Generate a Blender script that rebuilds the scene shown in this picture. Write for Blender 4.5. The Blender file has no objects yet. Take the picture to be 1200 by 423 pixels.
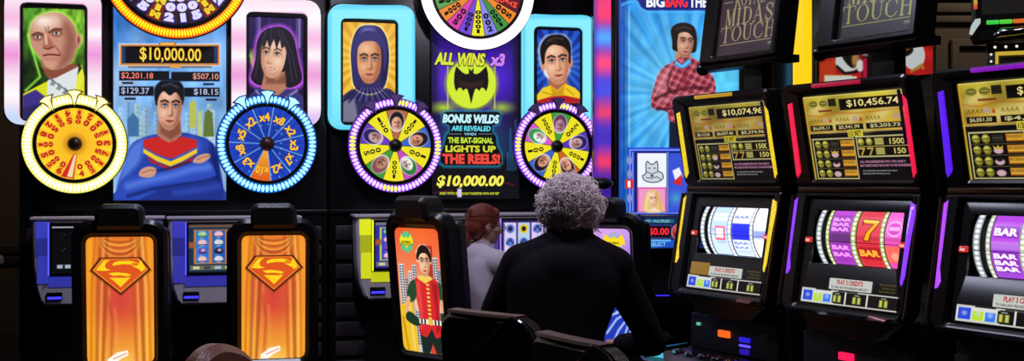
import bpy, bmesh, math, random
import numpy as np
from mathutils import Vector, Matrix
random.seed(7); np.random.seed(7)
SC = bpy.context.scene; COL = SC.collection
F, CH, CX, CY = 1350.0, 1.45, 600.0, 211.5      # focal length in pixels, camera height, image centre
R = math.radians

# ------------------------------------------------------------------ colour helpers
def lin(c):
    c = np.asarray(c, float)
    return np.where(c <= .04045, c/12.92, ((np.maximum(c, 1e-6)+.055)/1.055)**2.4)
def hx(s):
    if isinstance(s, str):
        s = s.lstrip('#'); return tuple(int(s[i:i+2], 16)/255 for i in (0, 2, 4))
    return tuple(s)

# ------------------------------------------------------------------ materials
_M = {}
def mat(name, color, rough=.5, metal=0., var=.25, scale=30., bump=0., coat=0.):
    if name in _M: return _M[name]
    m = bpy.data.materials.new(name); m.use_nodes = True; nt = m.node_tree; b = nt.nodes['Principled BSDF']
    c = lin(hx(color))
    tc = nt.nodes.new('ShaderNodeTexCoord'); nz = nt.nodes.new('ShaderNodeTexNoise')
    nz.inputs['Scale'].default_value = scale; nz.inputs['Detail'].default_value = 4
    nt.links.new(tc.outputs['Object'], nz.inputs['Vector'])
    mx = nt.nodes.new('ShaderNodeMix'); mx.data_type = 'RGBA'
    mx.inputs[6].default_value = (*(c*(1-var)), 1); mx.inputs[7].default_value = (*np.minimum(c*(1+var), 1), 1)
    nt.links.new(nz.outputs['Fac'], mx.inputs[0]); nt.links.new(mx.outputs[2], b.inputs['Base Color'])
    b.inputs['Roughness'].default_value = rough; b.inputs['Metallic'].default_value = metal
    b.inputs['Coat Weight'].default_value = coat
    if bump:
        bp = nt.nodes.new('ShaderNodeBump'); bp.inputs['Strength'].default_value = bump; bp.inputs['Distance'].default_value = .01
        nt.links.new(nz.outputs['Fac'], bp.inputs['Height']); nt.links.new(bp.outputs['Normal'], b.inputs['Normal'])
    _M[name] = m; return m
def glow(color, s=1., name=None, sample=True):
    key = ('glow', hx(color), s)
    if key in _M: return _M[key]
    m = bpy.data.materials.new(name or 'lit_plastic'); m.use_nodes = True; nt = m.node_tree; b = nt.nodes['Principled BSDF']
    c = lin(hx(color))
    b.inputs['Base Color'].default_value = (.02, .02, .02, 1); b.inputs['Roughness'].default_value = .3
    b.inputs['Emission Color'].default_value = (*c, 1); b.inputs['Emission Strength'].default_value = s
    if not sample: m.cycles.emission_sampling = 'NONE'
    _M[key] = m; return m
def picture_mat(s=1.):
    key = ('pic', s)
    if key in _M: return _M[key]
    m = bpy.data.materials.new('display_picture'); m.use_nodes = True; nt = m.node_tree; b = nt.nodes['Principled BSDF']
    a = nt.nodes.new('ShaderNodeAttribute'); a.attribute_name = 'Col'
    b.inputs['Base Color'].default_value = (.01, .01, .01, 1); b.inputs['Roughness'].default_value = .35
    nt.links.new(a.outputs['Color'], b.inputs['Emission Color']); b.inputs['Emission Strength'].default_value = s
    m.cycles.emission_sampling = 'NONE'
    _M[key] = m; return m
BLACK = mat('black_gloss_plastic', (.055, .05, .06), .28, 0, .15, 60)
BLACKM = mat('black_matt_plastic', (.05, .045, .055), .6, 0, .2, 80, .1)
DARK = mat('dark_charcoal_metal', (.09, .085, .095), .38, .5, .2, 40)
BRONZE = mat('dark_bronze_trim', (.30, .22, .17), .3, .8, .25, 50)
CHROME = mat('chrome', (.7, .7, .72), .15, 1., .05, 20)
GREYP = mat('light_grey_plastic', (.78, .74, .78), .4, 0, .06, 40)
VINYL = mat('black_vinyl', (.075, .068, .08), .35, 0, .25, 120, .25)

# ------------------------------------------------------------------ frames and things
class Fr:                       # an upright frame: x along the front, -y out of the front, z up
    def __init__(s, ox, oy, ang=0.):
        s.o = np.array([ox, oy]); s.a = R(ang)
        s.u = np.array([math.cos(s.a), math.sin(s.a)]); s.n = np.array([math.sin(s.a), -math.cos(s.a)])
    def px(s, px, py, d=0.):    # pixel -> local x, z on the plane at distance d in front of the frame
        rx = (np.asarray(px, float)-CX)/F
        t = (d + s.o@s.n)/(rx*s.n[0] + s.n[1])
        x = (rx*t - s.o[0])*s.u[0] + (t - s.o[1])*s.u[1]
        return x, CH - (np.asarray(py, float)-CY)/F*t
    def x(s, px, d=0.): return float(s.px(px, CY, d)[0])
    def z(s, px, py, d=0.): return float(s.px(px, py, d)[1])
    def bx(s, x0, y0, x1, y1, d=0.):      # pixel box -> local x0, z0, x1, z1
        xm = (x0+x1)/2
        return s.x(x0, d), s.z(xm, y1, d), s.x(x1, d), s.z(xm, y0, d)
    def world(s, x, y, z): p = s.o + s.u*x - s.n*y; return Vector((p[0], p[1], z))
OFF = {}
def thing(name, label, cat, fr, at, group=None, yaw=0.):
    o = bpy.data.objects.new(name, None); COL.objects.link(o); o.empty_display_size = .1
    o.location = fr.world(*at); o.rotation_euler = (0, 0, fr.a + R(yaw)); o['label'] = label; o['category'] = cat
    if group: o['group'] = group
    OFF[o.name] = tuple(at); return o
def finish(name, me, m, parent, label=None, smooth=40, off=None):
    o = bpy.data.objects.new(name, me); COL.objects.link(o)
    if m: me.materials.append(m)
    if smooth:
        me.polygons.foreach_set('use_smooth', [True]*len(me.polygons)); me.set_sharp_from_angle(angle=R(smooth))
    if parent:
        o.parent = parent; OFF[o.name] = OFF[parent.name]
    if label: o['label'] = label
    return o
def part(name, b, m, parent, label=None, smooth=40):
    of = OFF[parent.name]
    me = bpy.data.meshes.new(name)
    v = np.array(b.v, float).reshape(-1, 3) - np.array(of)
    me.from_pydata(v.tolist(), [], b.f); me.update()
    return finish(name, me, m, parent, label, smooth)
def struct(name, b, m, smooth=0):
    me = bpy.data.meshes.new(name); me.from_pydata([tuple(p) for p in b.v], [], b.f); me.update()
    o = finish(name, me, m, None, None, smooth); o['kind'] = 'structure'; return o
def clone(root, fr, at, label, group=None, yaw=0.):
    r = root.copy(); COL.objects.link(r); r.location = fr.world(*at); r.rotation_euler = (0, 0, fr.a+R(yaw)); r['label'] = label
    if group: r['group'] = group
    def rec(a, b):
        for ch in list(a.children):
            c = ch.copy(); COL.objects.link(c); c.parent = b; rec(ch, c)
    rec(root, r); return r

# ------------------------------------------------------------------ mesh builder
class MB:
    def __init__(s): s.v = []; s.f = []
    def add(s, vs, fs):
        k = len(s.v); s.v += [tuple(map(float, p)) for p in vs]; s.f += [tuple(i+k for i in f) for f in fs]; return s
    def bm(s, bm):
        bm.verts.index_update(); s.add([tuple(p.co) for p in bm.verts], [[w.index for w in f.verts] for f in bm.faces]); bm.free(); return s
    def box(s, x0, x1, y0, y1, z0, z1, bev=0., seg=2):
        bm = bmesh.new(); bmesh.ops.create_cube(bm, size=1)
        for v in bm.verts: v.co = Vector(((x0+x1)/2+v.co.x*(x1-x0), (y0+y1)/2+v.co.y*(y1-y0), (z0+z1)/2+v.co.z*(z1-z0)))
        if bev: bmesh.ops.bevel(bm, geom=list(bm.edges), offset=bev, segments=seg, affect='EDGES', profile=.5)
        return s.bm(bm)
    def prism(s, pts, y0, y1, axis='y', bev=0.):        # polygon extruded along an axis; pts (x,z) for y, (y,z) for x, (x,y) for z
        n = len(pts)
        def at(p, w, k=0):
            return (p[0], w, p[1]) if axis == 'y' else ((w, p[0], p[1]) if axis == 'x' else (p[0], p[1], w))
        if bev:
            c = np.mean(pts, axis=0); ins = inset(pts, bev)
            sg = 1 if y1 > y0 else -1
            L = [(ins, y0), (pts, y0+sg*bev), (pts, y1-sg*bev), (ins, y1)]
        else: L = [(pts, y0), (pts, y1)]
        V = [at(p, w) for q, w in L for p in q]; Fc = []
        for k in range(len(L)-1):
            for i in range(n): j = (i+1) % n; Fc.append((k*n+i, k*n+j, (k+1)*n+j, (k+1)*n+i))
        Fc.append(tuple(range(n-1, -1, -1))); Fc.append(tuple((len(L)-1)*n+i for i in range(n)))
        return s.add(V, Fc)
    def ringp(s, outer, inner, y0, y1, rnd=0.):         # a frame between two outlines (same count), extruded along y
        n = len(outer); L = []
        if rnd:
            o2, i2 = inset(outer, rnd), inset(inner, -rnd)
            L = [(outer, y0), (outer, y1+(rnd if y1 < y0 else -rnd)), (o2, y1), (i2, y1), (inner, y1+(rnd if y1 < y0 else -rnd)), (inner, y0)]
        else: L = [(outer, y0), (outer, y1), (inner, y1), (inner, y0)]
        V = [(p[0], w, p[1]) for q, w in L for p in q]; Fc = []; K = len(L)
        for k in range(K):
            for i in range(n): j = (i+1) % n; k2 = (k+1) % K; Fc.append((k*n+i, k*n+j, k2*n+j, k2*n+i))
        return s.add(V, Fc)
    def lathe(s, prof, c, axis='z', n=24):              # prof (radius, height along axis)
        V = []; Fc = []
        for r, h in prof:
            for i in range(n):
                a = 2*math.pi*i/n; p, q = r*math.cos(a), r*math.sin(a)
                V.append((c[0]+p, c[1]+q, c[2]+h) if axis == 'z' else ((c[0]+p, c[1]+h, c[2]+q) if axis == 'y' else (c[0]+h, c[1]+p, c[2]+q)))
        for k in range(len(prof)-1):
            for i in range(n): j = (i+1) % n; Fc.append((k*n+i, k*n+j, (k+1)*n+j, (k+1)*n+i))
        Fc.append(tuple(range(n-1, -1, -1))); Fc.append(tuple((len(prof)-1)*n+i for i in range(n)))
        return s.add(V, Fc)
    def tube(s, path, r, n=8, closed=False):
        P = [Vector(p) for p in path]; m = len(P); V = []; Fc = []; up = None
        rr = r if hasattr(r, '__len__') else [r]*m
        for k in range(m):
            t = (P[(k+1) % m]-P[k-1]) if (closed or 0 < k < m-1) else (P[1]-P[0] if k == 0 else P[-1]-P[-2])
            t.normalize()
            if up is None: up = Vector((0, 0, 1)) if abs(t.z) < .9 else Vector((1, 0, 0))
            a = (up - t*up.dot(t)).normalized(); b = t.cross(a); up = a
            for i in range(n):
                w = 2*math.pi*i/n; V.append(P[k]+(a*math.cos(w)+b*math.sin(w))*rr[k])
        for k in range(m if closed else m-1):
            for i in range(n): j = (i+1) % n; k2 = (k+1) % m; Fc.append((k*n+i, k*n+j, k2*n+j, k2*n+i))
        if not closed: Fc.append(tuple(range(n-1, -1, -1))); Fc.append(tuple((m-1)*n+i for i in range(n)))
        return s.add(V, Fc)
    def ball(s, c, r, n=12, m=8, rot=None):
        r = r if hasattr(r, '__len__') else (r, r, r); V = []; Fc = []
        for k in range(m+1):
            p = math.pi*k/m
            for i in range(n):
                a = 2*math.pi*i/n; q = Vector((r[0]*math.sin(p)*math.cos(a), r[1]*math.sin(p)*math.sin(a), r[2]*math.cos(p)))
                if rot is not None: q = rot@q
                V.append(q+Vector(c))
        for k in range(m):
            for i in range(n): j = (i+1) % n; Fc.append((k*n+i, (k+1)*n+i, (k+1)*n+j, k*n+j))
        return s.add(V, Fc)
    def cone(s, a, b, ra, rb, n=14):                    # tapered capsule
        a, b = Vector(a), Vector(b); t = (b-a); L = t.length; t.normalize()
        q = t.to_track_quat('Z', 'Y').to_matrix(); V = []; Fc = []
        pr = [(ra*math.sin(w), -ra*math.cos(w)) for w in np.linspace(.15, math.pi/2, 5)] + [(rb*math.cos(w), L+rb*math.sin(w)) for w in np.linspace(0, math.pi/2-.15, 5)]
        for r, h in pr:
            for i in range(n): w = 2*math.pi*i/n; V.append(a+q@Vector((r*math.cos(w), r*math.sin(w), h)))
        for k in range(len(pr)-1):
            for i in range(n): j = (i+1) % n; Fc.append((k*n+i, k*n+j, (k+1)*n+j, (k+1)*n+i))
        Fc.append(tuple(range(n-1, -1, -1))); Fc.append(tuple((len(pr)-1)*n+i for i in range(n)))
        return s.add(V, Fc)
    def chain(s, pts, rs):
        for i in range(len(pts)-1): s.cone(pts[i], pts[i+1], rs[i], rs[i+1])
        return s
    def map(s, fn): s.v = [tuple(fn(*p)) for p in s.v]; return s
def area2(pts): return sum(pts[i][0]*pts[(i+1) % len(pts)][1]-pts[(i+1) % len(pts)][0]*pts[i][1] for i in range(len(pts)))
def inset(pts, d):
    n = len(pts); out = []; sg = 1 if area2(pts) > 0 else -1
    for i in range(n):
        a, p, b = np.array(pts[i-1]), np.array(pts[i]), np.array(pts[(i+1) % n])
        e1, e2 = p-a, b-p; e1 = e1/(np.linalg.norm(e1)+1e-9); e2 = e2/(np.linalg.norm(e2)+1e-9)
        n1, n2 = np.array([-e1[1], e1[0]])*sg, np.array([-e2[1], e2[0]])*sg
        m = n1+n2; q = m@m
        out.append(tuple(p + (m*2/q if q > .4 else n1)*d))
    return out
def rr(x0, z0, x1, z1, r, n=6):
    if not hasattr(r, '__len__'): r = (r, r, r, r)      # corner radii: lower left, lower right, upper right, upper left
    P = []
    for (cx, cz, a0, q) in ((x0+r[0], z0+r[0], 180, r[0]), (x1-r[1], z0+r[1], 270, r[1]), (x1-r[2], z1-r[2], 0, r[2]), (x0+r[3], z1-r[3], 90, r[3])):
        for i in range(n+1): a = R(a0+90*i/n); P.append((cx+q*math.cos(a), cz+q*math.sin(a)))
    return P
def circ(cx, cz, r, n=48, a0=0): return [(cx+r*math.cos(2*math.pi*i/n+a0), cz+r*math.sin(2*math.pi*i/n+a0)) for i in range(n)]

# ------------------------------------------------------------------ lettering
_T = {}
def glyphs(s, bold=0., shear=0., space=1.):
    k = (s, bold, shear, space)
    if k not in _T:
        c = bpy.data.curves.new('t', 'FONT'); c.body = s; c.offset = bold; c.shear = shear; c.space_character = space; c.resolution_u = 3; c.size = 1
        o = bpy.data.objects.new('t', c); me = bpy.data.meshes.new_from_object(o)
        v = np.array([p.co[:2] for p in me.vertices]).reshape(-1, 2); f = [tuple(p.vertices) for p in me.polygons]
        bpy.data.objects.remove(o); bpy.data.curves.remove(c); bpy.data.meshes.remove(me)
        v = v - v.min(0); _T[k] = (v/np.maximum(v.max(0), 1e-6), f, v.max(0))
    return _T[k]
def put(b, s, box, y, bold=.0, shear=0., rot=0., space=1., fn=None):
    """lettering fitted into a local box x0,z0,x1,z1 at depth y (rot about the box centre); fn maps x,y,z afterwards"""
    v, f, _ = glyphs(s, bold, shear, space); x0, z0, x1, z1 = box
    w = (v-.5)*np.array([x1-x0, z1-z0]); c, q = math.cos(R(rot)), math.sin(R(rot))
    X = (x0+x1)/2 + w[:, 0]*c - w[:, 1]*q; Z = (z0+z1)/2 + w[:, 0]*q + w[:, 1]*c
    P = [(x, y, z) for x, z in zip(X, Z)]
    if fn: P = [fn(*p) for p in P]
    return b.add(P, f)

# ------------------------------------------------------------------ pictures shown on displays: painted on a fine grid
def smooth_pts(P, n=6):
    P = np.array(P, float); m = len(P); out = []
    for i in range(m):
        a, b, c, d = P[i-1], P[i], P[(i+1) % m], P[(i+2) % m]
        for t in np.arange(n)/n:
            out.append(.5*((2*b)+(c-a)*t+(2*a-5*b+4*c-d)*t*t+(3*b-a-3*c+d)*t**3))
    return np.array(out)
class Pic:
    def __init__(s, x0, y0, x1, y1, k):
        s.b = (x0, y0, x1, y1); s.W = max(2, int(round((x1-x0)*k))); s.H = max(2, int(round((y1-y0)*k))); s.k = k
        s.X, s.Y = np.meshgrid(np.linspace(x0, x1, s.W+1), np.linspace(y0, y1, s.H+1)); s.A = np.zeros((s.H+1, s.W+1, 3)); s.clip = None
    def col(s, c, sl):
        if callable(c): return np.clip(np.stack(c(s.X[sl], s.Y[sl]), -1), 0, 4)
        return np.array(hx(c))
    def sl(s, x0, y0, x1, y1):
        bx = s.b; i0 = int((x0-bx[0])*s.k)-1; i1 = int((x1-bx[0])*s.k)+3; j0 = int((y0-bx[1])*s.k)-1; j1 = int((y1-bx[1])*s.k)+3
        return (slice(max(j0, 0), max(min(j1, s.H+1), 0)), slice(max(i0, 0), max(min(i1, s.W+1), 0)))
    def mix(s, sl, m, c, a=1.):
        if m.size == 0: return
        m = (np.clip(m, 0, 1)*a)[..., None]; s.A[sl] = s.A[sl]*(1-m)+s.col(c, sl)*m
    def all(s, c, a=1.): sl = (slice(None), slice(None)); s.mix(sl, np.ones(s.X.shape), c, a)
    def poly(s, P, c, soft=None, a=1., sm=0):
        P = smooth_pts(P, sm) if sm else np.array(P, float); soft = soft or 1/s.k
        q = s.sl(P[:, 0].min()-soft, P[:, 1].min()-soft, P[:, 0].max()+soft, P[:, 1].max()+soft)
        X, Y = s.X[q], s.Y[q]
        if X.size == 0: return
        ins = np.zeros(X.shape, bool); d2 = np.full(X.shape, 1e9); n = len(P)
        for i in range(n):
            (ax, ay), (bx, by) = P[i], P[(i+1) % n]
            if ay != by: ins ^= ((ay > Y) != (by > Y)) & (X < (bx-ax)*(Y-ay)/(by-ay)+ax)
            ex, ey = bx-ax, by-ay; t = np.clip(((X-ax)*ex+(Y-ay)*ey)/(ex*ex+ey*ey+1e-12), 0, 1)
            d2 = np.minimum(d2, (X-ax-t*ex)**2+(Y-ay-t*ey)**2)
        sd = np.where(ins, -1, 1)*np.sqrt(d2); s.mix(q, .5-sd/soft, c, a)
    def ell(s, cx, cy, rx, ry, c, soft=None, a=1., ang=0.):
        soft = soft or 1/s.k; r = max(rx, ry)+soft; q = s.sl(cx-r, cy-r, cx+r, cy+r)
        X, Y = s.X[q]-cx, s.Y[q]-cy; ca, sa = math.cos(R(ang)), math.sin(R(ang))
        u, v = (X*ca+Y*sa)/rx, (-X*sa+Y*ca)/ry
        sd = (np.sqrt(u*u+v*v)-1)*min(rx, ry); s.mix(q, .5-sd/soft, c, a)
    def rect(s, x0, y0, x1, y1, c, a=1., soft=None):
        soft = soft or 1/s.k; q = s.sl(x0-soft, y0-soft, x1+soft, y1+soft); X, Y = s.X[q], s.Y[q]
        sd = np.maximum(np.maximum(x0-X, X-x1), np.maximum(y0-Y, Y-y1)); s.mix(q, .5-sd/soft, c, a)
    def line(s, P, w, c, soft=None, a=1., sm=0):
        P = np.array(P, float)
        soft = soft or 1/s.k; r = w/2+soft; q = s.sl(P[:, 0].min()-r, P[:, 1].min()-r, P[:, 0].max()+r, P[:, 1].max()+r)
        X, Y = s.X[q], s.Y[q]
        if X.size == 0: return
        d2 = np.full(X.shape, 1e9)
        for i in range(len(P)-1):
            (ax, ay), (bx, by) = P[i], P[i+1]; ex, ey = bx-ax, by-ay; t = np.clip(((X-ax)*ex+(Y-ay)*ey)/(ex*ex+ey*ey+1e-12), 0, 1)
            d2 = np.minimum(d2, (X-ax-t*ex)**2+(Y-ay-t*ey)**2)
        s.mix(q, .5-(np.sqrt(d2)-w/2)/soft, c, a)
    def rays(s, cx, cy, n, c, a=.5, ph=0., sharp=3.):
        t = np.arctan2(s.Y-cy, s.X-cx); m = np.clip(.5+.5*sharp*np.sin(t*n+ph), 0, 1)
        s.mix((slice(None), slice(None)), m, c, a)
    def glow(s, cx, cy, r, c, a=1., p=2., ry=None):
        d = np.sqrt(((s.X-cx)/r)**2+((s.Y-cy)/(ry or r))**2); s.mix((slice(None), slice(None)), np.clip(1-d, 0, 1)**p, c, a)
    def noise(s, n, a, seed=1):
        rs = np.random.RandomState(seed); g = rs.rand(n+2, n+2)
        u = (s.X-s.b[0])/(s.b[2]-s.b[0])*n; v = (s.Y-s.b[1])/(s.b[3]-s.b[1])*n
        i, j = u.astype(int), v.astype(int); fu, fv = u-i, v-j
        fu, fv = fu*fu*(3-2*fu), fv*fv*(3-2*fv)
        w = (g[j, i]*(1-fu)+g[j, i+1]*fu)*(1-fv)+(g[j+1, i]*(1-fu)+g[j+1, i+1]*fu)*fv
        s.A *= (1+a*(w-.5)*2)[..., None]
    def mesh(s, name, parent, fn, strength=1., label=None, gain=1.):
        """fn(X, Y) -> local x, y, z arrays"""
        x, y, z = fn(s.X, s.Y); of = OFF[parent.name]
        co = np.stack([x-of[0], y-of[1]+0*x, z-of[2]], -1).reshape(-1, 3)
        w = s.W+1; j, i = np.meshgrid(np.arange(s.H), np.arange(s.W), indexing='ij'); k = (j*w+i)
        q = np.stack([k, k+w, k+w+1, k+1], -1).reshape(-1, 4)
        if s.clip is not None:
            cm = s.clip(s.X, s.Y).reshape(-1); q = q[cm[q].all(1)]
            used = np.unique(q); re = np.zeros(len(co), int); re[used] = np.arange(len(used)); q = re[q]; co = co[used]
        else: used = None
        me = bpy.data.meshes.new(name); me.vertices.add(len(co)); me.vertices.foreach_set('co', co.ravel())
        me.loops.add(q.size); me.loops.foreach_set('vertex_index', q.ravel().astype(np.int32))
        me.polygons.add(len(q)); me.polygons.foreach_set('loop_start', np.arange(len(q), dtype=np.int32)*4)
        me.update(calc_edges=True)
        ca = me.color_attributes.new('Col', 'FLOAT_COLOR', 'POINT')
        c = lin(np.clip(s.A, 0, 1.0)).reshape(-1, 3)*gain
        if used is not None: c = c[used]
        ca.data.foreach_set('color', np.concatenate([c, np.ones((len(c), 1))], 1).astype(np.float32).ravel())
        return finish(name, me, picture_mat(strength), parent, label, 0)
def vgrad(y0, c0, y1, c1):
    c0, c1 = np.array(hx(c0)), np.array(hx(c1))
    def f(X, Y):
        t = np.clip((Y-y0)/(y1-y0), 0, 1); return tuple(c0[i]*(1-t)+c1[i]*t for i in range(3))
    return f
def hgrad(x0, c0, x1, c1):
    g = vgrad(x0, c0, x1, c1); return lambda X, Y: g(Y, X)

# ------------------------------------------------------------------ remeshed bodies
def fused(name, b, m, parent, vox=.012, it=4, label=None):
    me = bpy.data.meshes.new('tmp'); me.from_pydata(b.v, [], b.f); o = bpy.data.objects.new('tmp', me); COL.objects.link(o)
    r = o.modifiers.new('r', 'REMESH'); r.mode = 'VOXEL'; r.voxel_size = vox
    q = o.modifiers.new('s', 'SMOOTH'); q.factor = .5; q.iterations = it
    dg = bpy.context.evaluated_depsgraph_get(); dg.update(); n = bpy.data.meshes.new_from_object(o.evaluated_get(dg))
    bpy.data.objects.remove(o); of = OFF[parent.name]
    n.transform(Matrix.Translation((-of[0], -of[1], -of[2]))); n.name = name
    n.materials.clear()
    return finish(name, n, m, parent, label, 180)
# ------------------------------------------------------------------ picture helpers
def face(p, cx, cy, w, h, skin, shade, lit, turn=0., tilt=0., brow='#1a1210', lip='#a8483f', dark=1, female=False, eye='#3a4a55', beard=0):
    ca, sa = math.cos(R(tilt)), math.sin(R(tilt))
    def L(u, v): return (cx+u*w*ca-v*h*sa, cy+u*w*sa+v*h*ca)
    def LL(*q): return [L(*z) for z in q]
    jaw = [(-.93, -.2), (-.9, .2), (-.76, .58), (-.42, .92), (0, 1.02), (.42, .92), (.76, .58), (.9, .2), (.93, -.2), (.85, -.65), (.5, -.95), (0, -1.02), (-.5, -.95), (-.85, -.65)]
    t = .2*turn; s = w*.16
    p.poly(LL(*jaw), skin, sm=5)
    sd = -1 if turn < 0 else 1
    p.poly(LL((sd*.5+t, -.9), (sd*.62+t, -.2), (sd*.5+t, .3), (sd*.35+t, .85), (sd*.75, .6), (sd*.93, .1), (sd*.9, -.6)), shade, soft=s*2.2, a=.75, sm=4)
    p.poly(LL((-.6, .65), (0, .78), (.6, .65), (.4, .95), (0, 1.02), (-.4, .95)), shade, soft=s*2, a=.5, sm=4)
    p.ell(*L(-sd*.3+t, -.62), w*.45, h*.22, lit, soft=s*3, a=.7); p.ell(*L(-sd*.48+t, .2), w*.24, h*.16, lit, soft=s*2.5, a=.6)
    for q in (-1, 1):
        p.ell(*L(q*.42+t, -.14), w*.28, h*.13, shade, soft=s*1.6, a=.75)
    p.poly(LL((t*1.5-.06, -.25), (t*1.5+sd*.16, .05), (t*1.5+sd*.24, .3), (t*1.5+sd*.02, .36), (t*1.5+.02, 0)), shade, soft=s, a=.7, sm=3)
    p.line(LL((t*1.6-.02, -.15), (t*1.9-.02, .22)), w*.1, lit, soft=s, a=.8)
    p.line(LL((t*1.7-.2, .34), (t*1.7, .38), (t*1.7+.2, .34)), h*.035, shade, soft=s*.6, a=.9)
    for q in (-1, 1):
        p.ell(*L(q*.41+t, -.13), w*.18, h*.065, '#f1ece6', soft=s*.5, a=.9); p.ell(*L(q*.41+t*1.15, -.13), w*.085, h*.07, eye, soft=s*.4)
        p.line(LL((q*.41+t-.2, -.15), (q*.41+t, -.21), (q*.41+t+.2, -.15)), h*.045, '#140c0a', soft=s*.5, a=.9)
        p.line(LL((q*.16+t, -.30), (q*.42+t, -.38), (q*.7+t, -.31)), h*(.05 if female else .085), brow, soft=s*.6, a=.95)
    if beard: p.poly(LL((-.7, .5), (0, .45), (.7, .5), (.4, .92), (0, 1.), (-.4, .92)), shade, soft=s*2, a=beard, sm=4)
    m = .3 if not female else .34
    p.poly(LL((t-m, .58), (t-.1, .535), (t, .55), (t+.1, .535), (t+m, .58), (t+.1, .66), (t-.1, .66)), lip, soft=s*.5, sm=3)
    p.line(LL((t-m, .58), (t, .6), (t+m, .58)), h*.028, '#5a1d1a', soft=s*.4)
    if female: p.line(LL((t-m*.7, .59), (t, .61), (t+m*.7, .59)), h*.05, '#f7f0ea', soft=s*.4)
    return L
def in_rr(x0, y0, x1, y1, r):
    def f(X, Y):
        dx = np.maximum(np.maximum(x0+r-X, X-(x1-r)), 0); dy = np.maximum(np.maximum(y0+r-Y, Y-(y1-r)), 0)
        return (X >= x0) & (X <= x1) & (Y >= y0) & (Y <= y1) & (dx*dx+dy*dy <= r*r)
    return f
def flat(fr, d): return lambda X, Y: (fr.px(X, Y, d)[0], np.full(X.shape, -d), fr.px(X, Y, d)[1])

# ------------------------------------------------------------------ the room
W0 = Fr(0, 0, 0)
CARPET = mat('dark_patterned_carpet', (.11, .06, .08), .95, 0, .7, 6, .3)
WALLP = mat('brown_wall_paint', (.26, .18, .14), .8, 0, .15, 8)
WALLB = mat('beige_wall_paint', (.30, .25, .20), .8, 0, .12, 8)
CEIL = mat('dark_ceiling', (.06, .055, .06), .9, 0, .2, 10)
XL, XR, YB, YF, ZC = -4.6, 5.2, 9.9, -1.5, 3.7
struct('floor', MB().box(XL-.2, XR+.2, YF-.2, YB+.2, -.2, 0), CARPET)
struct('ceiling', MB().box(XL-.2, XR+.2, YF-.2, YB+.2, ZC, ZC+.2), CEIL)
struct('wall_left', MB().box(XL-.2, XL, YF-.2, YB+.2, 0, ZC), WALLP)
struct('wall_right', MB().box(XR, XR+.2, YF-.2, YB+.2, 0, ZC), WALLP)
struct('wall_front', MB().box(XL, XR, YF-.2, YF, 0, ZC), WALLP)
struct('wall_back', MB().box(XL, XR, YB, YB+.2, 0, ZC), WALLB)
struct('baseboard_back', MB().box(XL, XR, YB-.03, YB, 0, .16, .008), WALLP)
struct('trim_1', MB().box(XL, XR, YB-.05, YB, .82, .90, .012).box(XL, XR, YB-.035, YB, .74, .80, .01), mat('dark_wood_trim', (.20, .15, .12), .5))
b = MB()
b.box(3.4, XR, YB-.14, YB, 2.98, 3.06, .02).box(3.4, XR, YB-.10, YB, 2.88, 2.97, .02).box(3.4, XR, YB-.06, YB, 2.80, 2.87, .015)
struct('trim_2', b, WALLB, 40)
b = MB().ringp(rr(3.76, 1.0, 4.5, 2.66, .01), rr(3.83, 1.07, 4.43, 2.59, .01), YB, YB-.05, .012)
struct('trim_3', b, WALLB, 40)
struct('trim_4', MB().box(3.90, 4.36, YB-.03, YB, 1.14, 2.40, .008), mat('dark_recess_panel', (.10, .065, .05), .5))  # flat panel standing in for a recess, its darkness put into the colour

# ------------------------------------------------------------------ left bank: signs, wheels, consoles
FB = Fr(-2.011, 6.9, 16)
def cabinet(x0, x1, label, grooves):
    t = thing('sign_cabinet', label, 'cabinet', FB, ((x0+x1)/2, 0, 0))
    part('cabinet_body', MB().box(x0, x1, .0, .5, 0, 3.25, .02), BLACK, t)
    b = MB()
    for k in range(9): b.box(x0+.04, x1-.04, -.012, .02, .12+.12*k, .21+.12*k, .006)
    part('louvred_panel', b, mat('dark_louvre', (.20, .17, .19), .45), t)
    part('shelf_edge', MB().box(x0, x1, -.014, .01, 1.24, 1.27, .006), BLACK, t)
    return t
cabinet(FB.x(22), FB.x(384), 'tall black cabinet carrying the pink-framed portraits and the red and yellow overhead wheel', 1)
cabinet(FB.x(385.5), FB.x(694), 'tall black cabinet carrying the blue-framed portraits and the many-coloured overhead wheel', 1)

def portrait(label, outer, inner, pic, tint, bands):
    """outer and inner are pixel boxes, pic the painted picture"""
    D = .06
    x0, z0, x1, z1 = FB.bx(*outer, D); i0, k0, i1, k1 = FB.bx(*inner, D); px = (x1-x0)/(outer[2]-outer[0])
    t = thing('portrait_sign', label, 'sign', FB, ((x0+x1)/2, 0, z0), 'framed portrait signs')
    part('back_box', MB().prism(rr(x0-.01, z0-.01, x1+.01, z1+.01, .09), -.002, -.02), BLACK, t)
    ro, ri = .085, .035
    O, I = rr(x0, z0, x1, z1, ro), rr(i0, k0, i1, k1, ri)
    part('light_frame', MB().ringp(O, I, -.02, -D, .008), glow(tint, 1.0, 'light_frame_diffuser'), t)
    q = Pic(*outer, 2); bands(q)
    f_o, f_i = in_rr(*outer, ro/px), in_rr(*inner, ri/px)
    q.clip = lambda X, Y: f_o(X, Y) & ~f_i(X, Y)
    q.mesh('diffuser_front', t, flat(FB, D+.002))
    part('inner_bezel', MB().ringp(rr(i0, k0, i1, k1, ri), rr(*FB.bx(*pic.b, D), .008), -.02, -D+.015, .006), BLACK, t)
    pic.mesh('portrait_picture', t, flat(FB, .035))
    return t
def pinkbands(ys):
    def f(q):
        q.all('#fbe6f4')
        for y, h, c, a in ys: q.A += 0; m = np.clip(1-np.abs(q.Y-y)/h, 0, 1); q.mix((slice(None), slice(None)), m, c, a)
    return f
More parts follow.
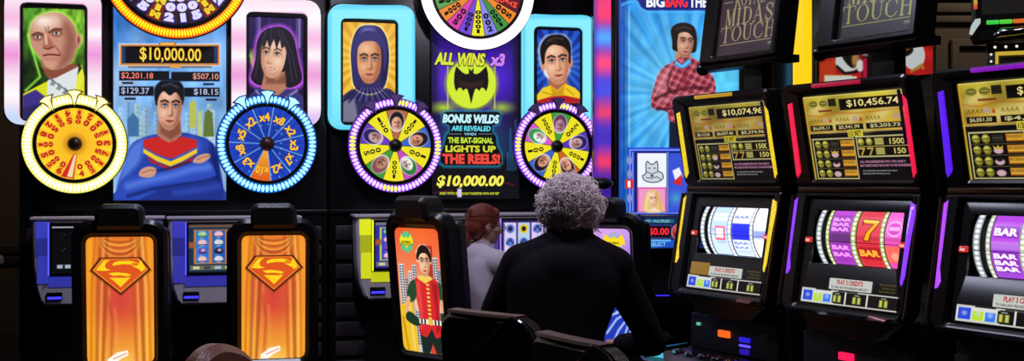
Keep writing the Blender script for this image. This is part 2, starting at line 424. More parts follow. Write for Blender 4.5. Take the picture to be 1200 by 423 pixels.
def bluebands(q):
    x0, y0, x1, y1 = q.b
    q.all('#8af0ff'); cx, cy = (x0+x1)/2, (y0+y1)/2
    d = np.maximum(np.abs(q.X-cx)/((x1-x0)/2), np.abs(q.Y-cy)/((y1-y0)/2)); q.mix((slice(None), slice(None)), np.clip((d-.9)/.1, 0, 1), '#46c8f8', .8)
    q.mix((slice(None), slice(None)), np.clip((q.Y-y1+45)/60, 0, 1), '#5fd2fb', .7)

# portrait 1: bald man on green
p = Pic(26.5, 9.5, 99, 140, 2.2)
p.all(vgrad(10, '#3f7a22', 110, '#1c3312')); p.glow(80, 30, 60, '#8fd82c', .9, 1.4); p.glow(30, 85, 26, '#0d1a0a', .9, 1.2); p.noise(18, .35, 4)
p.rect(28, 12, 32, 24, '#6aa838', .5, 2); p.rect(90, 11, 95, 26, '#b5d84a', .5, 2)
head = [(62, 14.5), (76, 18), (87, 30), (90, 42), (93, 41), (95.5, 46), (92, 55), (88.5, 58), (85, 70), (76, 79), (64, 82), (54, 77), (46, 66), (40, 59), (35.5, 48), (36, 32), (44, 20)]
p.poly([(x+(x-63)*.06, y+(y-50)*.06) for x, y in head], '#b9ff5a', soft=6, sm=4); p.line([(33, 40), (40, 66), (47, 90), (30, 106)], 2, '#a9ff4a', soft=3)
p.poly([(27, 110), (44, 101), (54, 96), (62, 92), (86, 80), (96, 76), (99, 90), (99, 140), (27, 140)], '#d8e020', sm=0)
p.poly([(27, 112), (42, 105), (54, 114), (50, 140), (27, 140)], '#3c2f86', soft=2); p.poly([(27, 140), (27, 126), (60, 120), (60, 140)], '#2c2560', soft=3)
p.poly([(85, 82), (96, 80), (97, 96), (90, 112), (84, 106)], '#e6ea3a', soft=2); p.poly([(84, 84), (93, 74), (96, 80), (88, 92)], '#1c2a18', soft=2)
p.poly([(48, 70), (60, 82), (88, 74), (90, 88), (78, 92), (56, 92)], '#8a4a3a', soft=2, sm=3)
p.poly(head, '#c98f78', sm=5)
p.poly([(70, 18), (84, 32), (90, 46), (88, 58), (84, 70), (74, 79), (66, 81), (72, 66), (76, 48), (74, 32)], '#8a4f42', soft=9, a=.75, sm=4)
p.ell(56, 26, 15, 8, '#f2d5c4', soft=10, a=.9, ang=-15); p.ell(50, 24, 7, 4, '#fff4ea', soft=6, a=.7)
p.ell(92, 46, 3.2, 7, '#d99a86', soft=2); p.ell(92, 47, 1.5, 4, '#7a3d35', soft=2)
for (x, y) in ((44.5, 43), (66.5, 38.5)): p.ell(x, y, 6.5, 4.5, '#7b4538', soft=4, a=.85); p.ell(x, y+.6, 3.4, 1.6, '#f0e6dc', soft=1); p.ell(x-.4, y+.4, 1.6, 1.7, '#26323a', soft=.8)
p.line([(38, 41), (44, 38.2), (50.5, 40.5)], 2, '#5d352b', soft=1.4); p.line([(57.5, 38.2), (64, 34), (72.5, 34.4)], 2.2, '#5d352b', soft=1.4)
p.line([(53, 32), (54.5, 38)], 1, '#8a5646', soft=1.4); p.line([(56.5, 31), (56.5, 37)], 1, '#8a5646', soft=1.4)
p.poly([(54, 40), (60, 48), (63, 54), (58, 57.5), (51.5, 55), (51, 50)], '#a8624f', soft=3.5, a=.9, sm=3); p.line([(53.5, 41), (54.5, 51)], 2.6, '#efc4ae', soft=2.4); p.line([(51, 56), (56, 57.6), (62, 55)], 1.4, '#5a2820', soft=1.3)
p.line([(51, 65), (57, 63.8), (64, 64.2), (69.5, 64.6)], 2, '#6d2a25', soft=1.2); p.line([(53, 68.6), (60, 69.6), (67, 68.4)], 2, '#c07a6c', soft=2); p.line([(64, 54), (69, 59), (71, 65)], 1, '#8a4f42', soft=2.4)
p.ell(58, 76, 8, 4, '#d9a08a', soft=5, a=.7)
p.poly([(56, 94), (66, 91), (84, 82), (92, 78), (90, 92), (88, 112), (84, 140), (56, 140), (55, 108)], '#dfe4e4', soft=1.5)
for k in range(16):
    x = 58+(k*7.3 % 28); y = 92+(k*5.1 % 20); p.line([(x, y), (x+3.5, y+3), (x+1, y+7)], 1.1, '#6c7a86', soft=1.2)
P1 = portrait('pink-lit portrait sign of a bald man in yellow above the yellow wheel', (5, -14, 118.5, 146), (22.5, 3, 102.5, 142), p, '#f7c6ea',
    pinkbands([(20, 20, '#f7b4e2', .8), (64, 26, '#ee8fd6', .9), (40, 10, '#ffffff', .8), (110, 16, '#ffffff', .9), (140, 22, '#bcd8fb', .9)]))
# portrait 2: woman with dark fringe on violet
p = Pic(291.5, 20, 356, 140, 2.2)
p.all(vgrad(20, '#20104a', 120, '#150a30'))
for x, c in ((301, '#6a48b8'), (304, '#b79ae8'), (316, '#4a2a90'), (348, '#7a56c0'), (351, '#cdb8f0'), (340, '#35206e')): p.line([(x, 20), (x, 55)], 2, c, soft=3, a=.8)
p.poly([(293, 72), (297, 57), (299, 74), (296, 80)], '#e0a83a', soft=3); p.poly([(292, 66), (294, 58), (297, 76)], '#7ad84a', soft=2.5)
hair = [(322, 31.5), (334, 33), (343, 42), (347, 56), (350, 72), (354, 90), (351, 98), (340, 103), (328, 100), (304, 100), (294, 92), (297, 80), (300, 66), (301, 50), (308, 37)]
p.poly([(x+(x-324)*.09, y+(y-62)*.08) for x, y in hair], '#d65cff', soft=7, sm=4); p.poly(hair, '#15101a', sm=5)
p.poly([(310, 84), (334, 84), (336, 112), (304, 112)], '#b87a60', soft=2); p.poly([(311, 84), (324, 94), (334, 86), (336, 98), (312, 98)], '#6d3d2e', soft=4, a=.7)
L = face(p, 320.5, 66, 15.5, 25, '#e6b596', '#b07256', '#fbe2cf', -.75, 6, '#22150f', '#b5504c', female=True, eye='#2d2a38')
p.poly([(304, 58), (305, 40), (314, 33), (328, 33), (338, 42), (341, 60), (342, 76), (346, 96), (336, 99), (338, 84), (337, 66), (334, 54), (330, 57), (328, 47), (324, 58), (321, 46), (316, 57), (313, 47), (309, 58), (307, 50)], '#18121e', soft=1.4)
for q in ([(312, 36), (304, 60), (299, 90)], [(330, 36), (342, 62), (348, 92)], [(326, 36), (338, 64), (343, 96)], [(318, 35), (317, 50)]): p.line(q, 1.2, '#4d4258', soft=2, a=.7)
p.poly([(292, 140), (292, 112), (302, 103), (312, 106), (322, 116), (334, 105), (346, 104), (356, 114), (356, 140)], '#39306e', soft=1.5); p.line([(300, 106), (310, 118), (322, 124), (336, 114), (348, 106)], 2.4, '#8d84c4', soft=2)
P2 = portrait('pink-lit portrait sign of a dark-fringed woman on violet above the blue wheel', (271.5, 0, 376, 147), (288.5, 14, 361, 142), p, '#f7c6ea',
    pinkbands([(20, 16, '#ffffff', .9), (45, 16, '#f7b6e4', .9), (88, 24, '#ef96d8', .9), (66, 8, '#ffffff', .7), (120, 16, '#ffffff', .9), (142, 18, '#d7b9f6', .9)]))
# portrait 3: hooded person on gold rays
p = Pic(402, 26, 464, 143, 2.2)
p.all(vgrad(26, '#f0b428', 130, '#f4c640')); p.rays(433, 70, 22, '#c98208', .6); p.glow(433, 60, 60, '#ffe27a', .5, 1.2)
p.poly([(402, 112), (410, 106), (424, 101), (446, 101), (458, 105), (464, 110), (464, 143), (402, 143)], '#2a2558', soft=1.4)
p.poly([(402, 118), (416, 116), (420, 143), (402, 143)], '#77748e', soft=3); p.poly([(450, 114), (464, 118), (464, 143), (448, 143)], '#5b5878', soft=3)
hood = [(433, 29.5), (445, 32), (453, 44), (456, 62), (455, 82), (452, 98), (446, 106), (433, 110), (420, 106), (414, 98), (412, 82), (411, 62), (414, 44), (421, 32)]
p.poly([(x+(x-433)*.05, y+(y-70)*.04) for x, y in hood], '#fff0a0', soft=3, sm=4); p.poly(hood, '#2b2660', sm=5)
p.poly([(424, 34), (433, 31), (440, 36), (430, 48), (421, 50)], '#6a68b0', soft=6, a=.9, sm=3); p.poly([(446, 50), (454, 62), (453, 86), (448, 98), (447, 76)], '#15123a', soft=4, sm=3)
face(p, 432.5, 72.5, 15, 25, '#d9976c', '#9a5230', '#f6c9a0', .15, 0, '#2a1a10', '#b4553f', eye='#3a5a70')
p.poly([(412, 62), (416, 46), (424, 38), (433, 36), (443, 39), (450, 48), (453, 64), (450, 84), (449, 60), (442, 50), (433, 48), (424, 50), (417, 60), (416, 84)], '#332e70', soft=1.5, sm=4)
for k in range(-4, 5): p.line([(433+k*3.5, 103), (433+k*8, 120)], 1.5, '#14103a', soft=1.6)
for k in range(-3, 4): p.line([(434.5+k*3.5, 103), (437+k*8, 118)], 1, '#6660a8', soft=1.6)
P3 = portrait('blue-lit portrait sign of a person in a dark hood on golden rays', (385, 6, 486.5, 152), (399.5, 21.5, 467.5, 147), p, '#7fe6ff', bluebands)
# portrait 4: dark-haired young man in a yellow collar
p = Pic(629.5, 35, 681, 121, 2.4)
p.all('#1f54c8'); p.rays(655, 74, 20, '#0b1f7a', .8, .4); p.glow(655, 74, 40, '#4f9cf0', .6, 1.3)
hair = [(648, 42), (660, 42.5), (667, 50), (668, 62), (666, 74), (638, 78), (633, 66), (633, 54), (639, 45)]
p.poly([(x+(x-651)*.1, y+(y-62)*.12) for x, y in hair], '#dce8ff', soft=3, a=.7, sm=4); p.poly([(637, 72), (668, 70), (668, 84), (659, 99), (647, 99), (637, 86)], '#e8f0ff', soft=3)
p.poly([(643, 92), (664, 90), (666, 108), (642, 110)], '#b0684a', soft=2)
p.ell(636.5, 78, 2.6, 5, '#d99a78', soft=1.4); p.ell(669, 74, 2.4, 5, '#c9876a', soft=1.4)
face(p, 652.5, 74, 15.5, 24.5, '#e3a884', '#a8634a', '#fbd8bd', .25, -6, '#160d0a', '#b4534a', eye='#2a3848')
p.poly([(635, 74), (633, 56), (640, 44), (650, 40.5), (661, 42), (668.5, 52), (668.5, 73), (666.3, 72), (666, 62), (661, 55.5), (655, 53.5), (648, 52.5), (642, 56.5), (638.8, 64), (638, 74)], '#140d0c', soft=1.3, sm=4); p.line([(642, 48), (650, 44), (659, 46)], 1.6, '#5a463c', soft=2.4, a=.8); p.line([(640, 52), (646, 47), (652, 50)], 1.2, '#4a3830', soft=2, a=.7)
p.poly([(629, 112), (636, 103), (645, 100), (653, 106), (662, 98), (674, 103), (681, 110), (681, 121), (629, 121)], '#f2cb20', soft=1.2); p.poly([(645, 101), (653, 107), (662, 99), (660, 112), (648, 113)], '#d09a10', soft=1.5)
p.line([(636, 108), (650, 112)], 1.2, '#b88a08', soft=1.5); p.line([(664, 104), (672, 111)], 1.2, '#b88a08', soft=1.5)
p.poly([(629, 118), (646, 113), (662, 112), (681, 116), (681, 121), (629, 121)], '#b01c22', soft=1.5)
P4 = portrait('blue-lit portrait sign of a dark-haired young man in a yellow collar', (613, 17.5, 698.5, 152), (626, 31, 684, 147), p, '#7fe6ff', bluebands)

# ---- wheels
def wheel(label, cx, cy, Rp, draw, d, ring, rimw, bulbs, hubr, pointers, letter, k=90, hub='#3a2418', group='small prize wheels', ringback='#ffffff', strength=1.):
    xc, zc = FB.x(cx, d), FB.z(cx, cy, d); zt = FB.z(cx, cy-Rp, d); rad = abs(zt-zc)
    t = thing('prize_wheel', label, 'wheel', FB, (xc, 0, zc), group)
    ri = rad*(1-ring); rd = ri*(1-rimw)
    part('back_drum', MB().lathe([(rad*.98, -.0645), (rad*1.02, -d+.02), (rad*1.0, -d+.012)], (xc, 0, zc), 'y', 64), BLACK, t)
    part('light_ring', MB().ringp(circ(xc, zc, rad, 96), circ(xc, zc, ri, 96), -d+.012, -d-.004, .004), glow(ringback[0], ringback[1], 'light_ring_diffuser'), t)
    part('rim', MB().ringp(circ(xc, zc, ri, 96), circ(xc, zc, rd, 96), -d+.012, -d-.008, .004), BLACK, t)
    q = Pic(-1, -1, 1, 1, k); draw(q); q.clip = lambda X, Y: X*X+Y*Y < 1.
    q.mesh('wheel_disc', t, lambda X, Y: (xc+X*rd*1.02, np.full(X.shape, -d), zc-Y*rd*1.02), strength)
    part('hub', MB().lathe([(hubr*rd, -d), (hubr*rd*.96, -d-.012), (hubr*rd*.7, -d-.03), (hubr*rd*.3, -d-.036), (.002, -d-.037)], (xc, 0, zc), 'y', 20), mat('hub_'+hub, hx(hub), .35, .3), t)
    n, groups = bulbs
    for col, s, sel in groups:
        on = [i for i in range(n) if sel(i)]; runs = []
        for i in on:
            if runs and runs[-1][-1] == i-1: runs[-1].append(i)
            else: runs.append([i])
        if len(runs) > 1 and runs[0][0] == 0 and runs[-1][-1] == n-1: runs[0] = runs.pop()+runs[0]
        rm = (rad+ri)/2; L = (rad-ri)*.42; w = math.pi*rm/n*.80
        for run in runs:
            b = MB()
            for i in run:
                a = math.pi/2-2*math.pi*i/n; rot = Matrix.Rotation(-a, 3, 'Y')
                b.ball((xc+rm*math.cos(a), -d-.005, zc+rm*math.sin(a)), (L, .006, w), 8, 6, rot)
            part('bulb_strip', b, glow(col, s, 'ring_bulb'), t, smooth=180)
    for a0, m_f, m_r in pointers:
        a = R(90-a0); ux, uz = math.cos(a), math.sin(a)
        def P(r, s): return (xc+ux*r+uz*s, zc+uz*r-ux*s)
        w = rad*.19
        tri = [P(rad*1.06, -w*.95), P(rad*1.10, 0), P(rad*1.06, w*.95), P(rad*.98, w*.5), P(ri*.93, 0), P(rad*.98, -w*.5)]
        pt = part('pointer', MB().prism(tri, -d-.012, -d-.03, bev=.004), m_r, t)
        tin = [P(rad*1.045, -w*.66), P(rad*1.075, 0), P(rad*1.045, w*.66), P(rad*.975, w*.3), P(ri*.97, 0), P(rad*.975, -w*.3)]
        part('pointer_face', MB().prism(tin, -d-.028, -d-.034), m_f, pt)
    if letter: letter(t, xc, zc, rd, -d-.003)
    return t
def sectors(q, n, cols, ph=0., edge=None, ew=.012, r0=0, r1=1):
    A = np.arctan2(q.X, -q.Y); A = (A-R(ph)) % (2*math.pi); k = (A/(2*math.pi)*n); i = np.floor(k).astype(int) % n; C = np.array([hx(c) for c in cols])
    r = np.hypot(q.X, q.Y); m = ((r >= r0) & (r <= r1))[..., None]; q.A = np.where(m, C[i], q.A)
    if edge:
        f = np.abs(k-np.round(k))*2*math.pi/n*r; q.mix((slice(None), slice(None)), np.clip(1.3-f/ew, 0, 1)*m[..., 0], edge)
def stack(tm, s, xc, zc, ang, r0, r1, w, y, bold=.03):
    """characters stacked along a radius at clock angle ang: first character outermost"""
    n = len(s); h = (r1-r0)/n; a = R(90-ang); b = MB()
    for i, ch in enumerate(s):
        r = r1-h*(i+.5); x, z = xc+r*math.cos(a), zc+r*math.sin(a)
        ww = w*(.55 if ch in '1I' else 1)
        put(b, ch, (x-ww/2, z-h*.44, x+ww/2, z+h*.44), y, bold, 0, 180-ang)
    part('number' if s[0].isdigit() else 'lettering', b, tm[1], tm[0], smooth=0)
def radial(b, s, xc, zc, ang, r0, r1, h, y, bold=.02, flip=False):
    """a word whose baseline runs along the radius"""
    r = (r0+r1)/2; a = R(90-ang); x, z = xc+r*math.cos(a), zc+r*math.sin(a); w = r1-r0
    put(b, s, (x-w/2, z-h/2, x+w/2, z+h/2), y, bold, 0, 90-ang+(180 if flip else 0))

# wheel 1: yellow
def d1(q):
    r = np.hypot(q.X, q.Y); q.all('#ffd51e'); q.glow(0, 0, .72, '#f59a12', .95, .8); q.rays(0, 0, 40, '#ffe95a', .35, 0, 3); q.glow(0, 0, .34, '#8a4508', .9, 1)
    q.poly([(-.03, .28), (.06, .28), (-.02, .97), (-.36, .9)], '#d6281c', soft=.02); q.poly([(-.01, .3), (.045, .3), (-.06, .93), (-.2, .9)], '#f3d8a8', soft=.02)
    for i in range(18):
        a = 2*math.pi*(i+.4)/18
        if abs(a-math.pi) < .4: continue
        c, s = math.sin(a), -math.cos(a); q.line([(c*.62, s*.62), (c*.93, s*.93)], .15, '#f08a1e', soft=.06, a=.65)
def l1(t, xc, zc, rd, y):
    b = (t, glow('#c8241c', .9, 'red_lettering', False))
    nums = ['100', '20', '50', '125', '30', '75', '100', '250', '40', None, '60', '200', '50', '100', '80', '25', '150', '45']
    for i, s in enumerate(nums):
        if s: stack(b, s, xc, zc, (i+.4)*20, rd*.56, rd*.95, rd*.15, y, .05)
wm = lambda c, s=1.: glow(c, s, 'pointer_light')
wheel('yellow bonus wheel with glowing white-yellow ring under the bald man portrait', 87.6, 168.5, 58, d1, .105, .20, .10,
    (76, [('#ffffb0', 2.6, lambda i: True)]), .20, [(a, wm('#fff3a8', 1.6), mat('gold_pointer', (.75, .6, .15), .3, .6)) for a in (-31, 0, 31)], l1, ringback=('#f6ee62', 1.0))
# wheel 2: blue
N2 = 11
def d2(q):
    cols = ['#1a3fc0']*N2; cols[6] = '#ef8a1e'
    sectors(q, N2, cols, -360/N2/2-6, '#7fd0ff', .014); q.glow(0, 0, 1.0, '#0a1c6e', .6, .5); q.rays(0, 0, 33, '#2a66e8', .25)
    A = np.arctan2(q.X, -q.Y); m = (np.abs(((A-R(6*360/N2-6)+math.pi) % (2*math.pi))-math.pi) < R(15)); q.mix((slice(None), slice(None)), m*1., vgrad(.1, '#ffb63a', 1, '#e0560c'), .95)
    sectors(q, N2, ['#1a3fc0']*N2, -360/N2/2-6, '#8fd8ff', .012, 5, 6)
    for i in range(N2):
        a = R((i+.5)*360/N2-6-0); q.line([(0, 0), (math.sin(a), -math.cos(a))], .012, '#86ccff', soft=.02)
    for k in range(26):
        a = k*2.4; r = .35+.6*((k*.37) % 1); q.ell(math.sin(a)*r, math.cos(a)*r, .016, .016, '#bfe8ff', soft=.03, a=.8)
def l2(t, xc, zc, rd, y):
    for c, bo, dy in (('#8a3208', .05, 0), ('#ffc52e', .012, -.002)):
        for i, s in enumerate(['x4', 'x8', 'x2', 'x3', 'x7', 'x2', 'x10', 'x3', 'x8', 'x5', 'x2']):
            a = i*360/N2-6; x, z = xc+rd*.72*math.sin(R(a)), zc+rd*.72*math.cos(R(a)); w = rd*(.36 if len(s) > 2 else .29); e = bo*.25*rd; b = MB()
            put(b, s, (x-w/2-e, z-rd*.11-e, x+w/2+e, z+rd*.11+e), y+dy, .03+bo*.5, 0, -a)
            part('multiplier', b, glow(c, 1.0 if dy else .6, 'multiplier_lettering', False), t, smooth=0)
wheel('blue multiplier wheel with cyan bulbs under the dark-fringed woman portrait', 313, 168.5, 57.5, d2, .105, .17, .09,
    (70, [('#8fe2ff', 2.0, lambda i: True)]), .20, [(a, wm('#a8e4ff', 1.4), mat('blue_pointer', (.2, .45, .8), .3, .5)) for a in (-31, 0, 31)], l2, hub='#4a2c22', ringback=('#1a6ee8', .8))
# wheels 3 and 4: yellow and coloured sectors with faces
def dface(seq, ph):
    def f(q):
        cols = []
        for bg, sk, hr in seq: cols += [bg, '#f0e423']
        sectors(q, 10, cols, ph-18, '#2a2410', .01)
        for i, (bg, sk, hr) in enumerate(seq):
            a = R(ph+72*i); c, s = math.sin(a), -math.cos(a); an = math.degrees(a)
            x, y = c*.66, s*.66
            q.ell(x, y, .22, .28, '#f4f0ff', soft=.03, ang=an); q.ell(x+c*.02, y+s*.02, .20, .255, hr, soft=.03, ang=an)
            x, y = c*.62, s*.62; L = lambda u, v: (x+u*math.cos(a)-v*math.sin(a), y+u*math.sin(a)+v*math.cos(a))
            q.ell(*L(0, .02), .145, .19, sk, soft=.03, ang=an); q.ell(*L(.06, .02), .06, .13, '#5a2c24', soft=.06, a=.45, ang=an)
            for e in (-.05, .05): q.ell(*L(e, -.02), .026, .016, '#201010', soft=.02)
            q.line([L(-.05, .1), L(.05, .1)], .02, '#7a2420', soft=.02); q.line([L(0, 0), L(.01, .05)], .018, '#8a4a3a', soft=.02)
    return f
def lface(ph, nums):
    def f(t, xc, zc, rd, y):
        b = (t, mat('black_ink', (.02, .02, .02), .6))
        for i, s in enumerate(nums): stack(b, s, xc, zc, ph+36+72*i, rd*.42, rd*.93, rd*.13, y, .03)
    return f
PUR = [('#cda4ff', 2.1, lambda i: (i % 36) not in (0, 1, 2, 3, 17, 18, 19, 20)), ('#f6ff4a', 1.5, lambda i: (i % 36) in (0, 1, 2, 3, 17, 18, 19, 20))]
S3 = [('#b86a4a', '#e8b090', '#1c1014'), ('#3b62c8', '#d99a78', '#1a1420'), ('#c84ac0', '#f0f0ea', '#2f7a3a'), ('#3f9a3a', '#b98a6a', '#8a4a5a'), ('#6a3ac0', '#caa0a0', '#241c5a')]
ptm = mat('dark_violet_pointer', (.45, .28, .60), .3, .5)
wheel('prize wheel of faces under the hooded portrait, its ring half violet half yellow', 463.5, 170.5, 55, dface(S3, 3), .105, .155, .10,
    (72, PUR), .19, [(a, mat('dark_pointer_face', (.55, .42, .70), .3, .3), ptm) for a in (-33, 0, 33)], lface(3, ['1000', '100', '1000', '500', '120']), hub='#1c1a10', ringback=('#8a3af0', .9))
S4 = [('#3f9a3a', '#b98aa0', '#6a3a5a'), ('#5a34b8', '#caa0a0', '#241c6a'), ('#c8642a', '#e8a888', '#3a1c14'), ('#3b62c8', '#d99a78', '#141018'), ('#d85ac8', '#f4f4f0', '#2f9a4a')]
wheel('prize wheel of faces above the grey-haired man, beside the red and blue light column', 652.8, 171.5, 52, dface(S4, 8), .105, .155, .10,
    (72, PUR), .19, [(a, mat('dark_pointer_face', (.55, .42, .70), .3, .3), ptm) for a in (-33, 0, 33)], lface(8, ['250', '1000', '1000', '100', '5000']), hub='#1c1a10', ringback=('#8a3af0', .9))

# big overhead wheels
def d5(q):
    q.all('#1c0a10'); sectors(q, 24, ['#2a0c14', '#7a1c14', '#1a0c22', '#1a0c22']*6, 0, '#5a1c14', .008)
    q.glow(0, 0, .5, '#000000', .8, 1)
def l5(t, xc, zc, rd, y):
    seq = ['MINI', '100', '100', 'MINI']
    wb, wh, yl = [(t, glow(*q)) for q in (('#3a30a8', .8, 'violet_lettering', False), ('#e4dcff', 1., 'white_lettering', False), ('#f0d21c', 1., 'yellow_lettering', False))]
    for i in range(24):
        a = (i+.5)*15; s = {1: 'MINI', 3: '100', 0: '200', 2: '500'}[i % 4]
        B = yl if s == 'MINI' else wh
        if s != 'MINI': stack(wb, s, xc, zc, a, rd*.42, rd*.99, rd*.20, y, .16)
        stack(B, s, xc, zc, a, rd*.45, rd*.97, rd*.165, y-.002, .09)
wheel('huge overhead wheel with orange-yellow ring, cut by the top edge at the left', 206.5, -39.5, 84, d5, .14, .125, .07,
    (150, [('#ffd800', 1.5, lambda i: True)]), .25, [], l5, k=110, group='overhead wheels', ringback=('#ff5a08', 1.0))
BC = ['#58a24a', '#ef8a22', '#e040b0', '#7446d8', '#f0ea1c', '#8a84f0', '#3f9440', '#ef8a22', '#5a1020', '#e6e82a']
def d6(q):
    q.all('#101010'); cols = [None]*20
    for i in range(20): cols[(13-i) % 20] = BC[i % 10]
    cols = [BC[(4+(10-i)) % 10] for i in range(20)]
    sectors(q, 20, cols, -9, '#1a1410', .008)
    sectors(q, 20, ['#101010']*20, -9, None, .01, .97, 2)
def l6(t, xc, zc, rd, y):
    b = (t, mat('black_ink', (.02, .02, .02), .6)); rdm = (t, glow('#ff4a3a', 1., 'red_lettering', False)); n = ['1000', '100', '500', '100', 'MAJOR', '100', '100', '1000', '500', '500']
    for i in range(20):
        j = (4+(10-i)) % 10; a = i*18; s = {4: '10000', 5: '200', 6: '1000', 7: '500', 8: 'MAJOR', 9: '100', 0: '100', 1: '1000', 2: '500', 3: '1000'}[j]
        stack(rdm if s == 'MAJOR' else b, s, xc, zc, a, rd*(.42 if len(s) > 4 else .50), rd*.94, rd*.125, y, .05)
wheel('overhead wheel of many coloured wedges with a thick glowing white ring', 560.3, -10.5, 68.5, d6, .14, .175, .06,
    (120, [('#ffffff', 3., lambda i: True)]), .2, [], l6, k=110, group='overhead wheels', hub='#141418', ringback=('#fbe8ff', 2.2))
# ------------------------------------------------------------------ centre displays of the left bank
def screen_sign(label, box, pic, cat='display'):
    x0, z0, x1, z1 = FB.bx(*box, .02)
    t = thing('jackpot_display', label, cat, FB, ((x0+x1)/2, 0, z0), 'jackpot displays')
    part('bezel', MB().ringp(rr(x0-.006, z0-.012, x1+.006, z1+.02, .006), rr(x0, z0, x1, z1, .004), -.002, -.035, .004), BLACK, t)
    part('back_panel', MB().box(x0-.005, x1+.005, -.012, -.002, z0-.01, z1+.015), BLACKM, t)
    pic.mesh('display_picture', t, flat(FB, .02)); return t
def pxput(b, s, box, d, bold=0., shear=0., fr=None, rot=0.): put(b, s, (fr or FB).bx(*box, d), -d, bold, shear, rot)
# display 1: city sky, man in a blue jumper, amounts
p = Pic(133, -14, 265, 234.5, 2)
p.all(vgrad(20, '#3a80dc', 180, '#9fcdf4')); p.noise(7, .22, 3); p.noise(22, .12, 5)
p.glow(145, 90, 45, '#e4f2ff', .6, 1.2); p.glow(245, 60, 60, '#d2eaff', .5, 1.2); p.glow(160, 45, 30, '#cfe8ff', .4)
rs = np.random.RandomState(3)
for k in range(26):
    x = 131+rs.rand()*132; w = 3+rs.rand()*7; h = 118+rs.rand()*38; c = ['#7fb0dc', '#a8c8e6', '#5f8fc0', '#c8dcee', '#86a4c0', '#9ac0b8'][k % 6]
    p.rect(x, h, x+w, 236, c, .75); p.rect(x, h, x+w*.4, 236, '#e2f0fb', .35)
    for j in range(8): p.rect(x+1, h+4+j*6, x+w-1, h+5.5+j*6, '#4f78a8', .35)
p.poly([(222, 150), (222, 122), (226, 116), (230, 122), (230, 150)], '#b9bf52', soft=2); p.poly([(238, 160), (240, 132), (244, 128), (249, 132), (251, 160)], '#5f7434', soft=2); p.rect(232, 130, 237, 165, '#c8cf6a', .8, 2)
p.poly([(150, 160), (149, 140), (156, 132), (163, 140), (163, 160)], '#3f6ea0', soft=2); p.rect(133, 200, 265, 236, '#4a7ab8', .35, 20)
p.glow(134, 236, 18, '#e8f4ff', .8, 1)
# figure: jumper, arms crossed
jump = [(184, 157), (168, 161), (156, 167), (149, 179), (146, 192), (140, 208), (136, 224), (136, 236), (262, 236), (262, 222), (259, 204), (256, 188), (252, 172), (243, 163), (228, 158), (212, 155)]
p.poly(jump, '#2440a4', soft=1.4, sm=3)
p.poly([(149, 180), (158, 168), (170, 164), (163, 190), (150, 205), (141, 226), (137, 226), (141, 206)], '#5f86e8', soft=7, a=.8, sm=3); p.poly([(246, 168), (254, 180), (258, 205), (260, 228), (250, 226), (247, 196)], '#111f6a', soft=6, a=.9, sm=3)
p.poly([(166, 168), (180, 160), (200, 170), (222, 160), (236, 168), (230, 180), (200, 188), (170, 180)], '#3c62d4', soft=8, a=.7, sm=3)
p.poly([(168, 164), (184, 160), (198, 166), (214, 160), (231, 164), (231, 172), (214, 180), (200, 186), (184, 181), (168, 172)], '#c9241f', soft=1.5)   # plain knitted chevron bands
p.poly([(168, 174), (184, 183), (200, 189), (216, 182), (231, 174), (231, 179), (214, 189), (200, 195), (184, 189), (168, 179)], '#f0cc26', soft=1.4)
p.poly([(172, 182), (185, 191), (200, 196), (214, 191), (228, 182), (224, 190), (200, 200), (176, 190)], '#b01f22', soft=1.5)
p.poly([(140, 214), (150, 205), (168, 204), (196, 200), (222, 192), (240, 188), (250, 196), (252, 208), (236, 214), (206, 216), (186, 222), (160, 236), (136, 236)], '#2a49b8', soft=1.6, sm=3)
p.line([(150, 218), (172, 212), (200, 206), (226, 198), (244, 196)], 6, '#6a92f2', soft=9, a=.75); p.line([(150, 230), (176, 222), (206, 217), (236, 213), (254, 208)], 3, '#0d1858', soft=4, a=.9); p.line([(170, 202), (196, 198), (222, 190)], 2, '#101a5a', soft=3, a=.9)
p.poly([(160, 236), (190, 221), (236, 215), (254, 210), (262, 222), (262, 236)], '#1a2f8a', soft=2)
p.line([(206, 226), (236, 222), (256, 218)], 5, '#3c5fd0', soft=8, a=.6)
p.poly([(163, 206), (166, 198), (176, 195), (183, 198), (182, 204), (176, 208)], '#d39a80', soft=1.2, sm=3); p.line([(166, 203), (176, 199), (182, 200)], .8, '#8a4a3c', soft=1.2)
p.poly([(226, 190), (231, 183), (240, 180), (246, 181), (245, 186), (236, 191)], '#d39a80', soft=1.2, sm=3); p.line([(231, 187), (238, 184), (245, 183)], .8, '#8a4a3c', soft=1.2)
p.poly([(186, 138), (211, 138), (213, 158), (206, 164), (198, 167), (190, 163), (184, 158)], '#b9795f', soft=1.6); p.poly([(188, 143), (198, 153), (211, 142), (212, 156), (200, 164), (188, 156)], '#6d3a30', soft=4, a=.7)
p.poly([(182, 120), (181, 104), (188, 95), (199, 92), (210, 95), (216, 105), (215, 120), (210, 124), (186, 124)], '#0d0c12', soft=1.4, sm=4)
face(p, 198.5, 127, 15.2, 25, '#dca282', '#8a4f40', '#f8d4bc', .25, 2, '#120c0c', '#a8483f', eye='#2f4d74')
p.poly([(183, 121), (182, 106), (189, 96), (199, 94), (209, 97), (214, 108), (214, 121), (211, 114), (206, 108), (199, 112), (192, 107), (187, 112)], '#0f0e14', soft=1.2, sm=4); p.line([(190, 101), (199, 98), (208, 102)], 1.6, '#4b5a7a', soft=2.4, a=.8)
